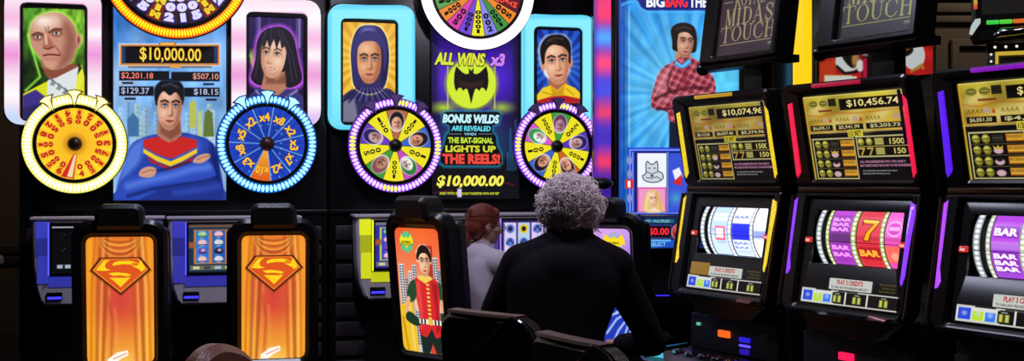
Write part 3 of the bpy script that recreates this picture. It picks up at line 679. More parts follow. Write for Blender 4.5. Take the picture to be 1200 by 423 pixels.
# amount boxes
for (x0, y0, x1, y1, e) in ((141, 52.5, 257, 76, '#d88a3a'), (140, 83.5, 198, 94, '#3a5a88'), (201, 84.5, 257, 95, '#3a5a88'), (140, 101.5, 180, 112, '#3a5a88'), (216, 103, 257, 113, '#3a5a88')):
    big = y1-y0 > 15
    if big: p.rect(x0-1.6, y0-1.6, x1+1.6, y1+1.6, '#d8e6ff', 1, 1.4); p.rect(x0-.6, y0-.4, x1+.6, y1+.6, e, 1, 1); p.rect(x0+1.8, y0+1.6, x1-1.8, y1-1.8, '#07060c', 1, .8); p.rect(x0+2, y0+2, x0+6, y1-2, '#24407a', .9, 2); p.rect(x1-6, y0+2, x1-2, y1-2, '#24407a', .9, 2)
    else: p.rect(x0-.6, y0-.6, x1+.6, y1+.6, e, .9, 1); p.rect(x0, y0, x1, y1, '#0a0a14', 1, .8)
p.rect(186, 49.5, 206, 53, '#c86a2a', 1, 1); p.rect(188, 50.3, 204, 52.4, '#f4d05a', 1, .8); p.rect(150, 77.5, 248, 79.5, '#6a4a2a', .8, 1); p.rect(199, 76.6, 212, 79.6, '#e8a03a', 1, 1)
for (x, y) in ((143, 96), (146, 114.4), (238, 97.4), (241, 115.6)): p.rect(x, y, x+13, y+2.4, '#141a2a', 1, .8)
JD1 = screen_sign('tall display of a man in a blue banded jumper before a city sky', (133, -14, 265, 234.5), p)
d = .0235
bk, go = MB(), MB(); pxput(bk, '$10,000.00', (163, 55.2, 236.5, 74.3), d, .045); pxput(go, '$10,000.00', (164, 56.2, 235.5, 73.3), d+.0015, .008)
part('lettering', bk, glow('#7a4a0c', .8, 'amber_lettering', False), JD1, smooth=0); part('lettering', go, glow('#ffdf4a', 1., 'yellow_lettering', False), JD1, smooth=0)
b = MB(); pxput(b, '$2,201.18', (142, 85, 179.5, 93), d, .012); part('lettering', b, glow('#ff8a76', .9, 'salmon_lettering', False), JD1, smooth=0)
b = MB(); pxput(b, '$507.10', (226, 86, 256, 94), d, .012); part('lettering', b, glow('#f0a08c', .9, 'salmon_lettering', False), JD1, smooth=0)
b = MB(); pxput(b, '$129.37', (142, 102.6, 175, 111), d, .012); part('lettering', b, glow('#b8c4e8', .9, 'pale_lettering', False), JD1, smooth=0)
b = MB(); pxput(b, '$18.15', (227, 104, 256, 112), d, .012); part('lettering', b, glow('#b8c4e8', .9, 'pale_lettering', False), JD1, smooth=0)

# display 2: violet glow, yellow disc with a black winged emblem, message
p = Pic(506, -14, 608, 232, 2.2)
p.all(vgrad(40, '#2a1670', 225, '#0a0a16')); p.glow(530, 92, 45, '#6a2cff', .95, 1., 46); p.glow(578, 92, 42, '#5a24f8', .95, 1., 46); p.glow(553, 110, 70, '#4a1fc0', .5, 1.3, 100)
p.rect(506, -14, 512, 234, '#0c0720', .75, 8); p.rect(603, -14, 610, 234, '#0a0618', .75, 8)
p.glow(520, 126, 22, '#b8e82a', .95, 1.1, 10); p.glow(588, 126, 20, '#b8e82a', .85, 1.1, 10); p.glow(553, 175, 60, '#1a8aa0', .75, 1., 52)
p.poly([(506, 214), (506, 196), (530, 186), (608, 186), (608, 232), (506, 232)], '#0a0a12', soft=8)
for x, h in ((597, 150), (600, 165), (594, 178), (603, 140)): p.rect(x, h, x+2.4, 200, '#2f74a8', .5, 1.2)
p.rect(524, 74, 525.5, 128, '#e8e070', .8, 1); p.rect(579, 74, 580.5, 128, '#e8e070', .8, 1)
p.ell(552.5, 98, 31, 31, '#a8d81a', soft=6, a=.8); p.ell(552.5, 98, 28.5, 29, '#d3ec32', soft=1.2); p.glow(552.5, 100, 28, '#e4f55a', .4)
wing = [(552, 83), (549.5, 79.5), (549.5, 86), (546, 87), (542, 85), (537, 80), (534.5, 77.5), (532.5, 86), (532, 96), (533, 103), (535, 107), (537, 103.5), (540, 102.5), (543, 106.5), (545, 104), (547.5, 104), (549.5, 110), (552, 121)]
wing = wing + [(1104.4-x, y) for x, y in wing[::-1]]
p.poly(wing, '#0d0806', soft=.9); p.poly([(537, 94), (552, 97), (567, 94), (566, 101), (552, 104), (538, 101)], '#4a2a1a', soft=5, a=.6)
p.line([(516, 217.5), (540, 213), (590, 213.5), (602, 217)], 1, '#a81830', soft=2, a=.8); p.line([(508, 226), (530, 223)], 1, '#a81830', soft=2, a=.7)
p.poly([(517, 133), (522, 130), (584, 130), (588, 134), (585, 146), (578, 148), (578, 155), (582, 160), (583, 170), (588, 180), (589, 191), (585, 196), (520, 196), (515, 192), (516, 180), (520, 168), (522, 158), (526, 153), (526, 148), (519, 145)], '#1ab0d8', soft=5, a=.85)
p.poly([(518, 134), (523, 131), (584, 131), (587, 135), (584, 145), (577, 147), (577, 155), (581, 160), (582, 170), (587, 180), (588, 190), (584, 194), (521, 194), (516, 190), (517, 180), (521, 168), (523, 159), (527, 154), (527, 147), (520, 144)], '#06060a', soft=1.2)
p.rect(526, 156.6, 541, 157.4, '#a8a8b8', .8, .6); p.rect(561, 156.6, 577, 157.4, '#a8a8b8', .8, .6); p.poly([(536, 226), (536, 221), (541, 221), (541, 231), (536, 231)], '#d8c8f0', soft=1)
JD2 = screen_sign('tall violet jackpot display with a black winged emblem on a yellow disc and bonus message', (506, -14, 608, 232), p)
def line(s, box, c, bold=.02, shear=0., edge='#120820', em=1.0, ed=.05, name='lettering'):
    x0, y0, x1, y1 = box; d = .0235
    if edge:
        b = MB(); pxput(b, s, (x0-1, y0-.8, x1+1, y1+1.2), d, bold+ed, shear); part('lettering_outline', b, glow(edge, .7, 'lettering_outline_ink', False), JD2, smooth=0)
    b = MB(); pxput(b, s, box, d+.0015, bold, shear); part(name, b, glow(c, em, 'lettering_'+c[1:], False), JD2, smooth=0)
line('ALL', (509, 61.5, 532, 76), '#dce83a', .05, .25); line('WINS', (536.5, 62, 569, 77), '#e0e43e', .05, .25); line('x3', (573.5, 62.5, 592, 77.5), '#d084ff', .055, .2)
line('BONUS WILDS', (518.5, 134, 585, 144.5), '#c8f6ff', .055, .15, '#062a3c'); line('ARE REVEALED', (529, 147.5, 575, 153.6), '#66e4f8', .03, .1, None); line('WHEN', (544, 155.6, 558, 158.6), '#9adcf0', .01, 0, None)
line('THE BAT-SIGNAL', (525, 161, 578, 168), '#c6ea3a', .04, 0, None); line('LIGHTS UP', (522, 170.5, 581, 178.4), '#d9de30', .04, 0, None); line('THE REELS!', (518.5, 180.2, 586, 192.2), '#f04a3a', .05, 0, '#5a0808')
line('$10,000.00', (511.5, 205.5, 590.5, 220.5), '#f4f05a', .04, .18, '#3a1208'); line('AND WITH $', (515, 225, 536, 228.6), '#e4f23a', .01, 0, None); line('IS NOT FORFEITED WITH ANY BET', (541.5, 225.4, 585, 228.2), '#e4f23a', .01, 0, None)

# ------------------------------------------------------------------ light column and the machine with the plaid-shirted man
FG = Fr(1.062, 7.35, 0)
t = thing('light_column', 'tall column of red and blue light at the end of the violet jackpot display cabinet', 'lamp', FG, (FG.x(706, .02), 0, 0))
x0, x1 = FG.x(696.5, .02), FG.x(716, .02)
part('column_body', MB().box(x0-.005, x1+.03, .0, .25, 0, 2.9, .01), BLACK, t)
q = Pic(696.5, -40, 716, 236, 1.5); q.all('#5a3ae0')
for y, h, c in ((-10, 30, '#ff2a6a'), (14, 26, '#ff3a74'), (44, 16, '#54a8ff'), (74, 20, '#ff4a86'), (106, 18, '#4a52e8'), (132, 20, '#e8407a'), (160, 22, '#4a30c0'), (190, 20, '#f03a6e'), (222, 26, '#3a1a90')):
    q.mix((slice(None), slice(None)), np.clip(1.15-np.abs(q.Y-y)/h, 0, 1), c, 1)
q.mix((slice(None), slice(None)), np.clip((703-q.X)/9, 0, 1), '#2a1ac8', .75)
q.mesh('light_strip', t, flat(FG, .02)); part('strip_edge', MB().box(x0, x1, -.019, .0, FG.z(706, 236, .02), FG.z(706, -40, .02)), glow('#c02a9a', .5, 'strip_side'), t)

part('speaker_pod', MB().ball((FG.x(703, .2), -.20, 1.432), (.085, .06, .038), 20, 12).box(FG.x(703, .2)-.02, FG.x(703, .2)+.02, -.20, .01, 1.415, 1.45, .005), mat('dark_brown_plastic', (.10, .06, .06), .4), t)

t = thing('slot_machine', 'upright machine with tall blue display of a man in a red plaid shirt', 'slot machine', FG, (FG.x(795), .3, 0))
xa, xb = FG.x(724), FG.x(868); zb = FG.z(795, 304)
part('cabinet_body', MB().box(xa-.02, xb+.02, 0, .55, 0, 2.75, .02), BLACK, t)
p = Pic(727, -20, 866, 251, 2)
p.all('#1e8fe0'); p.rays(800, 110, 46, '#0f5fc0', .45, .3, 2.2); p.rays(800, 110, 31, '#8fdcff', .3, 1., 2.2); p.glow(800, 105, 120, '#8ae4ff', .75, 1.1); p.glow(850, 95, 70, '#5ad2f4', .8, 1.)
p.rect(727, -20, 734, 252, '#0a3a9a', .8, 8); p.noise(20, .1, 8); p.rect(736.6, 8, 738, 172, '#bff0ff', .6, 2)
p.poly([(727, -20), (866, -20), (866, 12), (757, 12), (750, 8), (745, -2), (727, 2)], '#0a1c7a', soft=1.4); p.line([(728, 6), (738, 2), (747, 2), (751, 10), (758, 14), (866, 15)], 2, '#4ab8ff', soft=2.4)
# plaid man
p.poly([(785, 112), (784, 174), (836, 174), (834, 112)], '#151a30', soft=2); p.poly([(792, 60), (808, 58), (812, 74), (790, 78)], '#c08a72', soft=1.6)
shirt = [(788, 73), (777, 79), (770, 90), (766, 104), (763, 116), (765, 127), (776, 129), (782, 132), (785, 142), (800, 144), (829, 142), (834, 134), (838, 120), (838, 96), (828, 80), (814, 69), (800, 66)]
p.poly(shirt, '#b83a4c', soft=1.2, sm=3)
pl = Pic(760, 60, 842, 172, 2); pl.A[:] = 0
sm = Pic(727, -20, 866, 251, 2); sm.poly(shirt, '#ffffff', soft=1, sm=3); M_ = sm.A[..., 0]
for X_, per, wd, c, a in ((p.X+.55*p.Y, 9, 2.2, '#3a1c30', .75), (p.Y-.45*p.X, 9, 2.2, '#3a1c30', .75), (p.X+.55*p.Y+4, 9, .9, '#f0c8c8', .7), (p.Y-.45*p.X+4.5, 9, .9, '#f0c8c8', .7)):
    m = np.clip(1.2-np.abs((X_ % per)-per/2)/(wd/2), 0, 1)*M_; p.mix((slice(None), slice(None)), m, c, a)
p.poly([(768, 98), (776, 84), (786, 80), (781, 104), (772, 118)], '#f4b0b4', soft=8, a=.45, sm=3); p.line([(768, 116), (784, 108), (806, 103), (830, 103)], 3, '#3a0c18', soft=3.5, a=.9); p.line([(770, 128), (790, 127), (808, 122), (830, 122)], 2.6, '#3a0c18', soft=3, a=.9); p.line([(774, 119), (796, 113), (826, 111)], 4, '#f0a0a8', soft=6, a=.45); p.line([(786, 84), (782, 100), (786, 108)], 2, '#3a0c18', soft=3, a=.8); p.poly([(800, 80), (806, 76), (806, 106), (800, 106)], '#7a1c2c', soft=5, a=.6)
p.poly([(822, 112), (830, 108), (834, 113), (826, 119)], '#d79c82', soft=1.4, sm=3)
p.poly([(792, 70), (798, 76), (808, 68), (810, 74), (804, 79), (796, 80), (790, 76)], '#3a9ae0', soft=1.2); p.line([(792, 73), (800, 78), (809, 71)], 1, '#9adcff', soft=1.2)
p.poly([(788, 48), (786, 36), (791, 29), (802, 26.5), (813, 31), (816.5, 42), (816, 58), (811, 62), (793, 60), (788, 57)], '#17100e', soft=1.3, sm=4)
face(p, 803.2, 50.5, 10.2, 17, '#c99478', '#7f4a38', '#ecc4a8', .6, 6, '#140c0a', '#a0524a', eye='#2a2018')
p.poly([(788, 50), (787, 37), (792, 30), (802, 28), (812, 32), (815.5, 44), (815, 54), (812.5, 45), (808, 39.5), (803, 37.5), (796, 39), (793, 44), (791.5, 55), (788.5, 56)], '#1a1210', soft=1.2, sm=4); p.line([(793, 34), (802, 31), (809, 34)], 1.6, '#54423a', soft=2, a=.8)
# reel window at the bottom
p.rect(735.5, 173, 866, 251, '#2a3ad8', 1, 1); p.rect(737.5, 175, 866, 250, '#8ab4ff', .9, 1); p.rect(739, 176.5, 866, 249, '#1a2aa8', 1, 1); p.rect(744, 178, 866, 248.5, '#101a6a', 1, 1)
p.rect(747, 179.5, 781, 248.5, '#f2f6fc', 1, .8); p.rect(747, 219.5, 781, 248.5, '#d04aa0', 1, .6); p.rect(748.5, 221, 779.5, 248, '#f49ac8', 1, .6)
p.rect(784, 179.5, 820, 248.5, '#3a52d8', 1, .8); p.poly([(788, 200), (796, 196), (800, 206), (792, 214)], '#f0f0ff', soft=1.4); p.poly([(788, 214), (799, 204), (799, 218)], '#d8242a', soft=1.4); p.glow(792, 232, 16, '#5ae0c8', .6)
for x in (741.5, 782.5): p.rect(x-1, 178, x+1, 248, '#7fa8ff', .8, 1)
for y in (188, 204, 232): p.ell(737.8, y, 3, 5, '#8a92d0', soft=1)
# cat and woman symbols
cat = [(757, 193), (758.5, 189), (762, 192), (766, 192), (769.5, 189), (771, 194), (771, 200), (776, 203), (777, 209), (771, 213), (762, 213.5), (755, 211), (753, 206), (757, 203)]
p.poly(cat, '#cfd8e4', soft=1, sm=3); p.line([tuple(c) for c in smooth_pts(cat, 4)]+[cat[0]], 1.1, '#2f3a4a', soft=.9)
for q in ([(757, 201), (764, 204), (771, 201)], [(757, 208), (764, 209), (770, 207), (774, 210)]): p.line(q, .9, '#3f4a5c', soft=.9)
p.ell(761, 197, 1.2, .8, '#1a2230'); p.ell(767, 197, 1.2, .8, '#1a2230'); p.ell(764, 206, 1.8, 1.4, '#6a4030', soft=1)
p.poly([(755, 248), (756, 232), (760, 224), (766, 222), (772, 226), (775, 236), (777, 248)], '#e6c47a', soft=1.2, sm=3); p.poly([(758, 248), (766, 243), (775, 248)], '#f4d8c4', soft=1)
face(p, 765.5, 233.5, 5.4, 8.6, '#f0c4a4', '#c08a6a', '#ffe8d4', .2, -4, '#8a6234', '#c05a5a', female=True); p.line([(760, 226), (758, 236), (757, 246)], 2.4, '#f4dc9a', soft=1.4); p.line([(770, 226), (773, 236), (775, 246)], 2.4, '#d9b060', soft=1.4)
p.mesh('display_picture', t, flat(FG, .012))
part('display_bezel', MB().ringp(rr(xa-.02, zb, xb+.02, 2.73, .02), rr(FG.x(727, .02), FG.z(795, 251, .02), FG.x(866, .02), 2.68, .01), .002, -.03, .006), BLACK, t)
part('edge_light', MB().box(FG.x(725.2, .03), FG.x(727.6, .03), -.036, -.028, FG.z(726, 246, .03), 2.66), glow('#2a5af0', .6, 'blue_edge_light'), t)
b = MB(); pxput(b, 'BIG', (757.5, -4, 779, 8.6), .016, .04, 0, FG); part('lettering', b, glow('#f4f8ff', 1, 'white_lettering', False), t, smooth=0)
for s_, u0, u1 in (('THE', 807.5, 829), ('THEORY', 832, 862)): b = MB(); pxput(b, s_, (u0, -4, u1, 8.8), .016, .04, 0, FG); part('lettering', b, glow('#f4f8ff', 1, 'white_lettering', False), t, smooth=0)
b = MB(); pxput(b, 'BANG', (780, -4, 806, 8.6), .016, .04, 0, FG); part('lettering', b, glow('#ff2a2a', 1, 'red_lettering', False), t, 'red lettering', 0)
tg = part('line_tab', MB().prism(rr(*FG.bx(732.8, 210, 742, 221, .02), .008), -.012, -.022), glow('#e02a24', .9, 'red_tab', False), t)
b = MB(); pxput(b, '1', (735.6, 212, 738.8, 219.4), .0235, .02, 0, FG); part('lettering', b, glow('#ffffff', 1, 'white_lettering', False), tg, smooth=0)
# slanting button panel under the display
c = MB().box(FG.x(750, .1), xb+.02, -.10, .0, FG.z(795, 293, .1), FG.z(795, 252, .1), .01); part('meter_panel', c, BLACK, t)
p = Pic(754, 254, 866, 291, 2); p.all('#12205a'); p.rect(755, 255.5, 866, 262.5, '#0d2a4a', 1, 1); p.rect(757, 257, 790, 261, '#3ac8d8', .35, 1); p.rect(755, 263.5, 787, 279.5, '#3a4a9a', 1, 1); p.rect(756, 264.5, 786, 278.5, '#16040a', 1, 1)
p.rect(755, 281, 800, 290, '#1a52c8', 1, 1); p.rect(757, 280.6, 786, 283, '#7ad0ff', .8, 1)
p.ell(796, 272, 9, 10, '#d8a0a0', soft=1); p.ell(796, 272, 8, 9, '#a01420', soft=1); p.ell(794, 269, 4, 5, '#f05a5a', soft=3); p.glow(762, 290, 20, '#5ab0ff', .4)
p.mesh('meter_picture', t, flat(FG, .102))
b = MB(); pxput(b, '$0.00', (760, 267, 784, 276.5), .104, .03, 0, FG); part('lettering', b, glow('#ff2a3a', 1, 'red_lettering', False), t, smooth=0)
b = MB(); pxput(b, 'SELECT', (763, 284, 780, 288.4), .104, .01, 0, FG); part('lettering', b, glow('#9ae8ff', .9, 'cyan_lettering', False), t, smooth=0)
b = MB(); pxput(b, 'BET - MULTIPLIED', (757, 257.6, 785, 260.6), .104, .0, 0, FG); part('lettering', b, glow('#9ae8ff', .9, 'cyan_lettering', False), t, smooth=0)
part('deck', MB().prism([(0, .82), (-.32, .76), (-.32, .70), (0, .62)], FG.x(735), xb, 'x'), BLACK, t)
b = MB(); b.box(FG.x(768, .3), FG.x(784, .3), -.325, -.315, .745, .752); part('deck_light', b, glow('#3a2aff', 1.2, 'violet_strip'), t)

# ------------------------------------------------------------------ player consoles of the left bank
def console(label, pxl, pxr, ytop, tint, pic, yb, sx0, group='player consoles'):
    D = .30; x0, x1 = FB.x(pxl, D), FB.x(pxr, D); xm = (pxl+pxr)/2; w = x1-x0; Z = lambda y: FB.z(pxl+10, y, D)
    t = thing('player_console', label, 'slot machine console', FB, ((x0+x1)/2, -.16, 0), group)
    sc = (yb-ytop)/100.
    half = [(0, 0), (.012, .55), (.04, .80), (.075, .94), (.12, 1.0)]
    pts = [(x0+w*a*.8, Z(ytop+102*sc*v)) for a, v in half]; out = [(x, z) for x, z in pts] + [(x0+x1-x, z) for x, z in pts[::-1]]
    part('shell', MB().prism(out, -D+.16, -D, bev=.012), GREYP, t)
    part('pedestal', MB().box(x0+w*.12, x1-w*.12, -D+.13, -.016, 0, Z(yb+6), .01), BLACK, t)
    part('neck', MB().box(x0+w*.02, x1-w*.02, -D+.16, -.016, Z(yb-2), Z(ytop-2), .01), BLACK, t)
    part('top_ledge', MB().box(x0-.01, x1+.01, -D-.012, -D+.17, Z(ytop+1), Z(ytop-2.5), .006), GREYP, t)
    # lit side panel with three tone bands
    for q, (a0, a1) in enumerate(((.025, sx0), (1-sx0, .975))):
        X0, X1 = x0+w*a0, x0+w*a1
        for (v0, v1, s) in ((.03, .22, 1.), (.225, .42, .5), (.425, .74, .85)):
            part('side_light', MB().box(X0+w*.02*v1*(1-q), X1-w*.02*v1*q, -D-.006, -D+.004, Z(ytop+102*sc*v1), Z(ytop+102*sc*v0), .002), glow(tint, s*(.95 if tint == '#e4ec1e' else .55), 'side_light_diffuser'), t)
    s0, s1 = x0+w*sx0, x1-w*sx0; z0, z1 = Z(ytop+66*sc), Z(ytop+4*sc)
    part('spill_glow', MB().box(s0, s1, -D-.005, -D+.004, Z(ytop+80*sc), Z(ytop+68*sc), .002), glow(tint, .7 if tint == '#e4ec1e' else .42, 'spill_glow_band'), t)  # added glowing band, stands in for light spilling on the lower shell
    part('screen_bezel', MB().ringp(rr(s0, z0, s1, z1, .012), rr(s0+.02, z0+.018, s1-.02, z1-.014, .006), -D, -D-.035, .004), BLACK, t)
    for X in (s0, s1-.008): part('edge_light', MB().box(X, X+.008, -D-.041, -D-.033, z0, z1, .002), glow(tint, 1.6, 'edge_light_tube'), t)
    P_ = pic; bx = P_.b
    P_.mesh('screen_picture', t, lambda X, Y: (s0+.02+(X-bx[0])/(bx[2]-bx[0])*(s1-s0-.04), np.full(X.shape, -D-.012), z1-.014-(Y-bx[1])/(bx[3]-bx[1])*(z1-z0-.032)))
    xs = x0+w*.11; sl = part('card_slot', MB().box(xs, xs+w*.12, -D-.012, -D+.002, Z(ytop+95*sc), Z(ytop+86*sc), .004), BLACK, t)
    part('slot_light', MB().box(xs+.006, xs+w*.115, -D-.016, -D-.01, Z(ytop+94*sc), Z(ytop+91*sc), .002), glow('#3a34ff', 1.6, 'slot_light_strip'), sl)
    return t
def pic_dark():
    p = Pic(0, 0, 130, 64, 2); p.all('#050509'); p.rect(0, 2, 30, 4, '#c8d0e0', .8, 1); p.ell(46, 26, 12, 13, '#1450a0', soft=4); p.ell(46, 26, 8, 9, '#7ad0ff', soft=3); p.ell(44, 24, 5, 6, '#0a1a3a', soft=3); p.ell(88, 30, 10, 12, '#2a3a70', soft=5)
    for k in range(30): p.ell((k*37) % 130, (k*23) % 60, .5, .5, '#8aa0d0', soft=1, a=.7)
    for x in (7, 18, 60, 90): p.rect(x, 54, x+8, 59, '#b8c4d8', .9, 1.4)
    p.ell(54, 42, 4, 4, '#2a7ae0', soft=2); return p
def pic_reels(bg, cols, frame, n=5):
    p = Pic(0, 0, 130, 64, 2); p.all(bg); p.rect(0, 0, 130, 4, frame, .5, 3); rs = np.random.RandomState(5)
    p.rect(7, 7, 124, 54, frame, 1, 2); p.rect(0, 24, 10, 32, '#a85a34', .9, 2)
    for i in range(n):
        x = 10+i*114/n; w = 114/n-5; p.rect(x, 8.5, x+w, 52.5, cols[i % len(cols)], 1, 1.6); p.rect(x+w*.2, 9, x+w*.55, 52, '#ffffff', .18, 4)
        for j in range(4):
            y = 13.5+j*11.3; c = ['#d8e4f4', '#1a1c34', '#c83a4a', '#7ad08a', '#f0c84a', '#6a3aa8', '#f0b8c8'][rs.randint(7)]; p.ell(x+w/2, y, w*.34, 4.2, c, soft=1.5); p.ell(x+w/2+1, y-1, w*.16, 2, '#e8c8b0', soft=1.4, a=.8); p.line([(x+w*.2, y+3), (x+w*.8, y+2.4)], 1, '#10142c', soft=1)
    p.rect(2, 56, 128, 62, '#8a8a5a', .7, 1)
    for k in range(8): p.rect(6+k*15, 57, 15+k*15, 61, ['#d8d4a0', '#3a3a4a', '#a8c8e0'][k % 3], .9, 1)
    return p
console('blue-lit console with a dark starry screen, behind the left cape-backed chair', 37, 191, 257, '#4a50e8', pic_dark(), 357, .125)
console('blue-lit console with a bright reel screen, behind the right cape-backed chair', 197, 352, 256.5, '#4c4ae8', pic_reels('#16304a', ['#2a74d0', '#1a5ab8'], '#c8783a'), 356, .125)
console('yellow-lit console behind the red-backed chair', 417, 563, 254, '#e4ec1e', pic_reels('#2a2a9a', ['#2a3ac8', '#3a52e0'], '#c8d040'), 350, .12)
def pic_pale():
    p = Pic(0, 0, 130, 64, 2); p.all('#4a3a8a'); p.rect(0, 0, 130, 3, '#2a1a5a', 1, 2); rs = np.random.RandomState(2)
    for i in range(7):
        x = 3+i*18; p.rect(x, 3, x+15.5, 60, ['#d8d0f0', '#b8d0e8', '#e0c8f4'][i % 3], 1, 1.4)
        for j in range(3):
            y = 12+j*19; k = rs.randint(4); c = ['#5a7ad8', '#e8c82a', '#a83a4a', '#c85ae0'][(i+j+k) % 4]
            p.ell(x+7.7, y, 5.6, 6.4, c, soft=1.4)
            if k < 2: p.ell(x+7.7, y, 3, 3.6, '#2a1a30', soft=1.4)
            else: p.line([(x+3, y+3), (x+8, y-4), (x+12, y+3)], 1.6, '#1a1c3a', soft=1)
    return p
console('console with a pale violet reel screen, between the seated woman and the grey-haired man', 574, 714, 252, '#8a6af0', pic_pale(), 346, .07)
# ------------------------------------------------------------------ right bank: three reel machines
def serif(p, ch, x, y, w, h, c, bg):
    k, n = h*.15, h*.06; so = h*.05
    def l(P, t): p.line([(x+u*w, y+v*h) for u, v in P], t, c, soft=so)
    def f(u, v, q=.16): l([(u-q, v), (u+q, v)], n)
    if ch == 'T': l([(.02, .03), (.98, .03)], n); l([(.02, .03), (.0, .25)], n); l([(.98, .03), (1., .25)], n); l([(.5, 0), (.5, 1)], k); f(.5, .98)
    if ch == 'I': l([(.5, 0), (.5, 1)], k); f(.5, .02, .35); f(.5, .98, .35)
    if ch == 'H': l([(.2, 0), (.2, 1)], k); l([(.8, 0), (.8, 1)], k); l([(.2, .48), (.8, .48)], n); [f(u, v) for u in (.2, .8) for v in (.02, .98)]
    if ch == 'O': p.ell(x+w/2, y+h/2, w*.48, h*.51, c, soft=so); p.ell(x+w/2, y+h/2, w*.48-k, h*.46, bg, soft=so)
    if ch == 'C':
        l([(.88, .2), (.74, .06), (.52, 0), (.3, .07), (.13, .28)], n*1.2); l([(.16, .22), (.1, .5), (.16, .78)], k); l([(.13, .72), (.3, .93), (.52, 1.), (.76, .94), (.92, .76)], n*1.2); l([(.88, .02), (.88, .3)], n)
    if ch == 'U': l([(.2, 0), (.2, .66), (.28, .86)], k); l([(.24, .8), (.36, .96), (.52, 1.), (.68, .95), (.79, .8), (.82, .6), (.82, 0)], n*1.1); f(.2, .02); f(.82, .02)
    if ch == 'M': l([(.12, 0), (.12, 1)], n); l([(.14, 0), (.48, .95)], k); l([(.48, .95), (.84, 0)], n); l([(.86, 0), (.86, 1)], k); f(.12, .98, .11); f(.86, .98, .12); f(.1, .02, .08); f(.88, .02, .1)
    if ch == 'D': l([(.22, 0), (.22, 1)], k); l([(.22, .02), (.5, .02), (.74, .14), (.86, .36)], n*1.1); l([(.82, .26), (.88, .5), (.82, .74)], k); l([(.86, .66), (.74, .88), (.5, .98), (.22, .98)], n*1.1); f(.14, .02, .1); f(.14, .98, .1)
    if ch == 'A': l([(.5, 0), (.12, 1)], n); l([(.5, 0), (.86, 1)], k); l([(.27, .64), (.72, .64)], n); f(.12, .98, .13); f(.86, .98, .14)
    if ch == 'S': l([(.78, .24), (.66, .06), (.46, .01), (.26, .09), (.2, .26)], n*1.2); l([(.22, .26), (.36, .42), (.62, .56), (.78, .72)], k); l([(.8, .72), (.72, .92), (.5, .99), (.3, .93), (.18, .74)], n*1.2); l([(.79, .02), (.79, .3)], n); l([(.19, .7), (.19, .98)], n)
    if ch == 'R': l([(.22, 0), (.22, 1)], k); l([(.22, .02), (.58, .03), (.74, .12)], n*1.1); l([(.74, .12), (.77, .26), (.72, .4)], k*.9); l([(.74, .4), (.58, .49), (.22, .5)], n*1.1); l([(.52, .5), (.88, 1)], k); f(.2, .98); f(.9, .98, .1); f(.12, .02, .08)
    if ch == 'Y': l([(.16, 0), (.5, .52)], k); l([(.84, 0), (.5, .52)], n); l([(.5, .5), (.5, 1)], k); f(.16, .02); f(.84, .02, .13); f(.5, .98)
    if ch == 'L': l([(.24, 0), (.24, 1)], k); l([(.24, .97), (.86, .97), (.88, .72)], n*1.1); f(.24, .02)
def word(p, s, x0, x1, y0, y1, c, bg):
    ws = [.55 if ch == 'I' else 1. for ch in s]; g = .10; tot = sum(ws)+g*(len(s)-1); u = (x1-x0)/tot; x = x0
    for ch, w in zip(s, ws): serif(p, ch, x, y0, w*u, y1-y0, c, bg); x += (w+g)*u
def strip_mat(col, s, seed=0):
    key = ('strip', col, s)
    if key in _M: return _M[key]
    m = bpy.data.materials.new('led_strip_'+col[1:]); m.use_nodes = True; nt = m.node_tree; b = nt.nodes['Principled BSDF']
    tc = nt.nodes.new('ShaderNodeTexCoord'); v = nt.nodes.new('ShaderNodeTexVoronoi'); v.inputs['Scale'].default_value = 130
    nt.links.new(tc.outputs['Object'], v.inputs['Vector']); mr = nt.nodes.new('ShaderNodeMapRange'); mr.inputs[1].default_value = 0; mr.inputs[2].default_value = .7; mr.inputs[3].default_value = s*1.25; mr.inputs[4].default_value = s*.8
    nt.links.new(v.outputs['Distance'], mr.inputs[0]); nt.links.new(mr.outputs[0], b.inputs['Emission Strength'])
    b.inputs['Base Color'].default_value = (.05, .05, .05, 1); b.inputs['Emission Color'].default_value = (*lin(hx(col)), 1); b.inputs['Roughness'].default_value = .2
    _M[key] = m; return m
def tt(x, y, z): return (x, y-.095*(z-1.42)/.45, z)          # leaning top glass
def td(x, y, z): return (x, y-.095*(1.40-z)/.515, z)         # sloping door
U60 = np.array([.5, -.866])
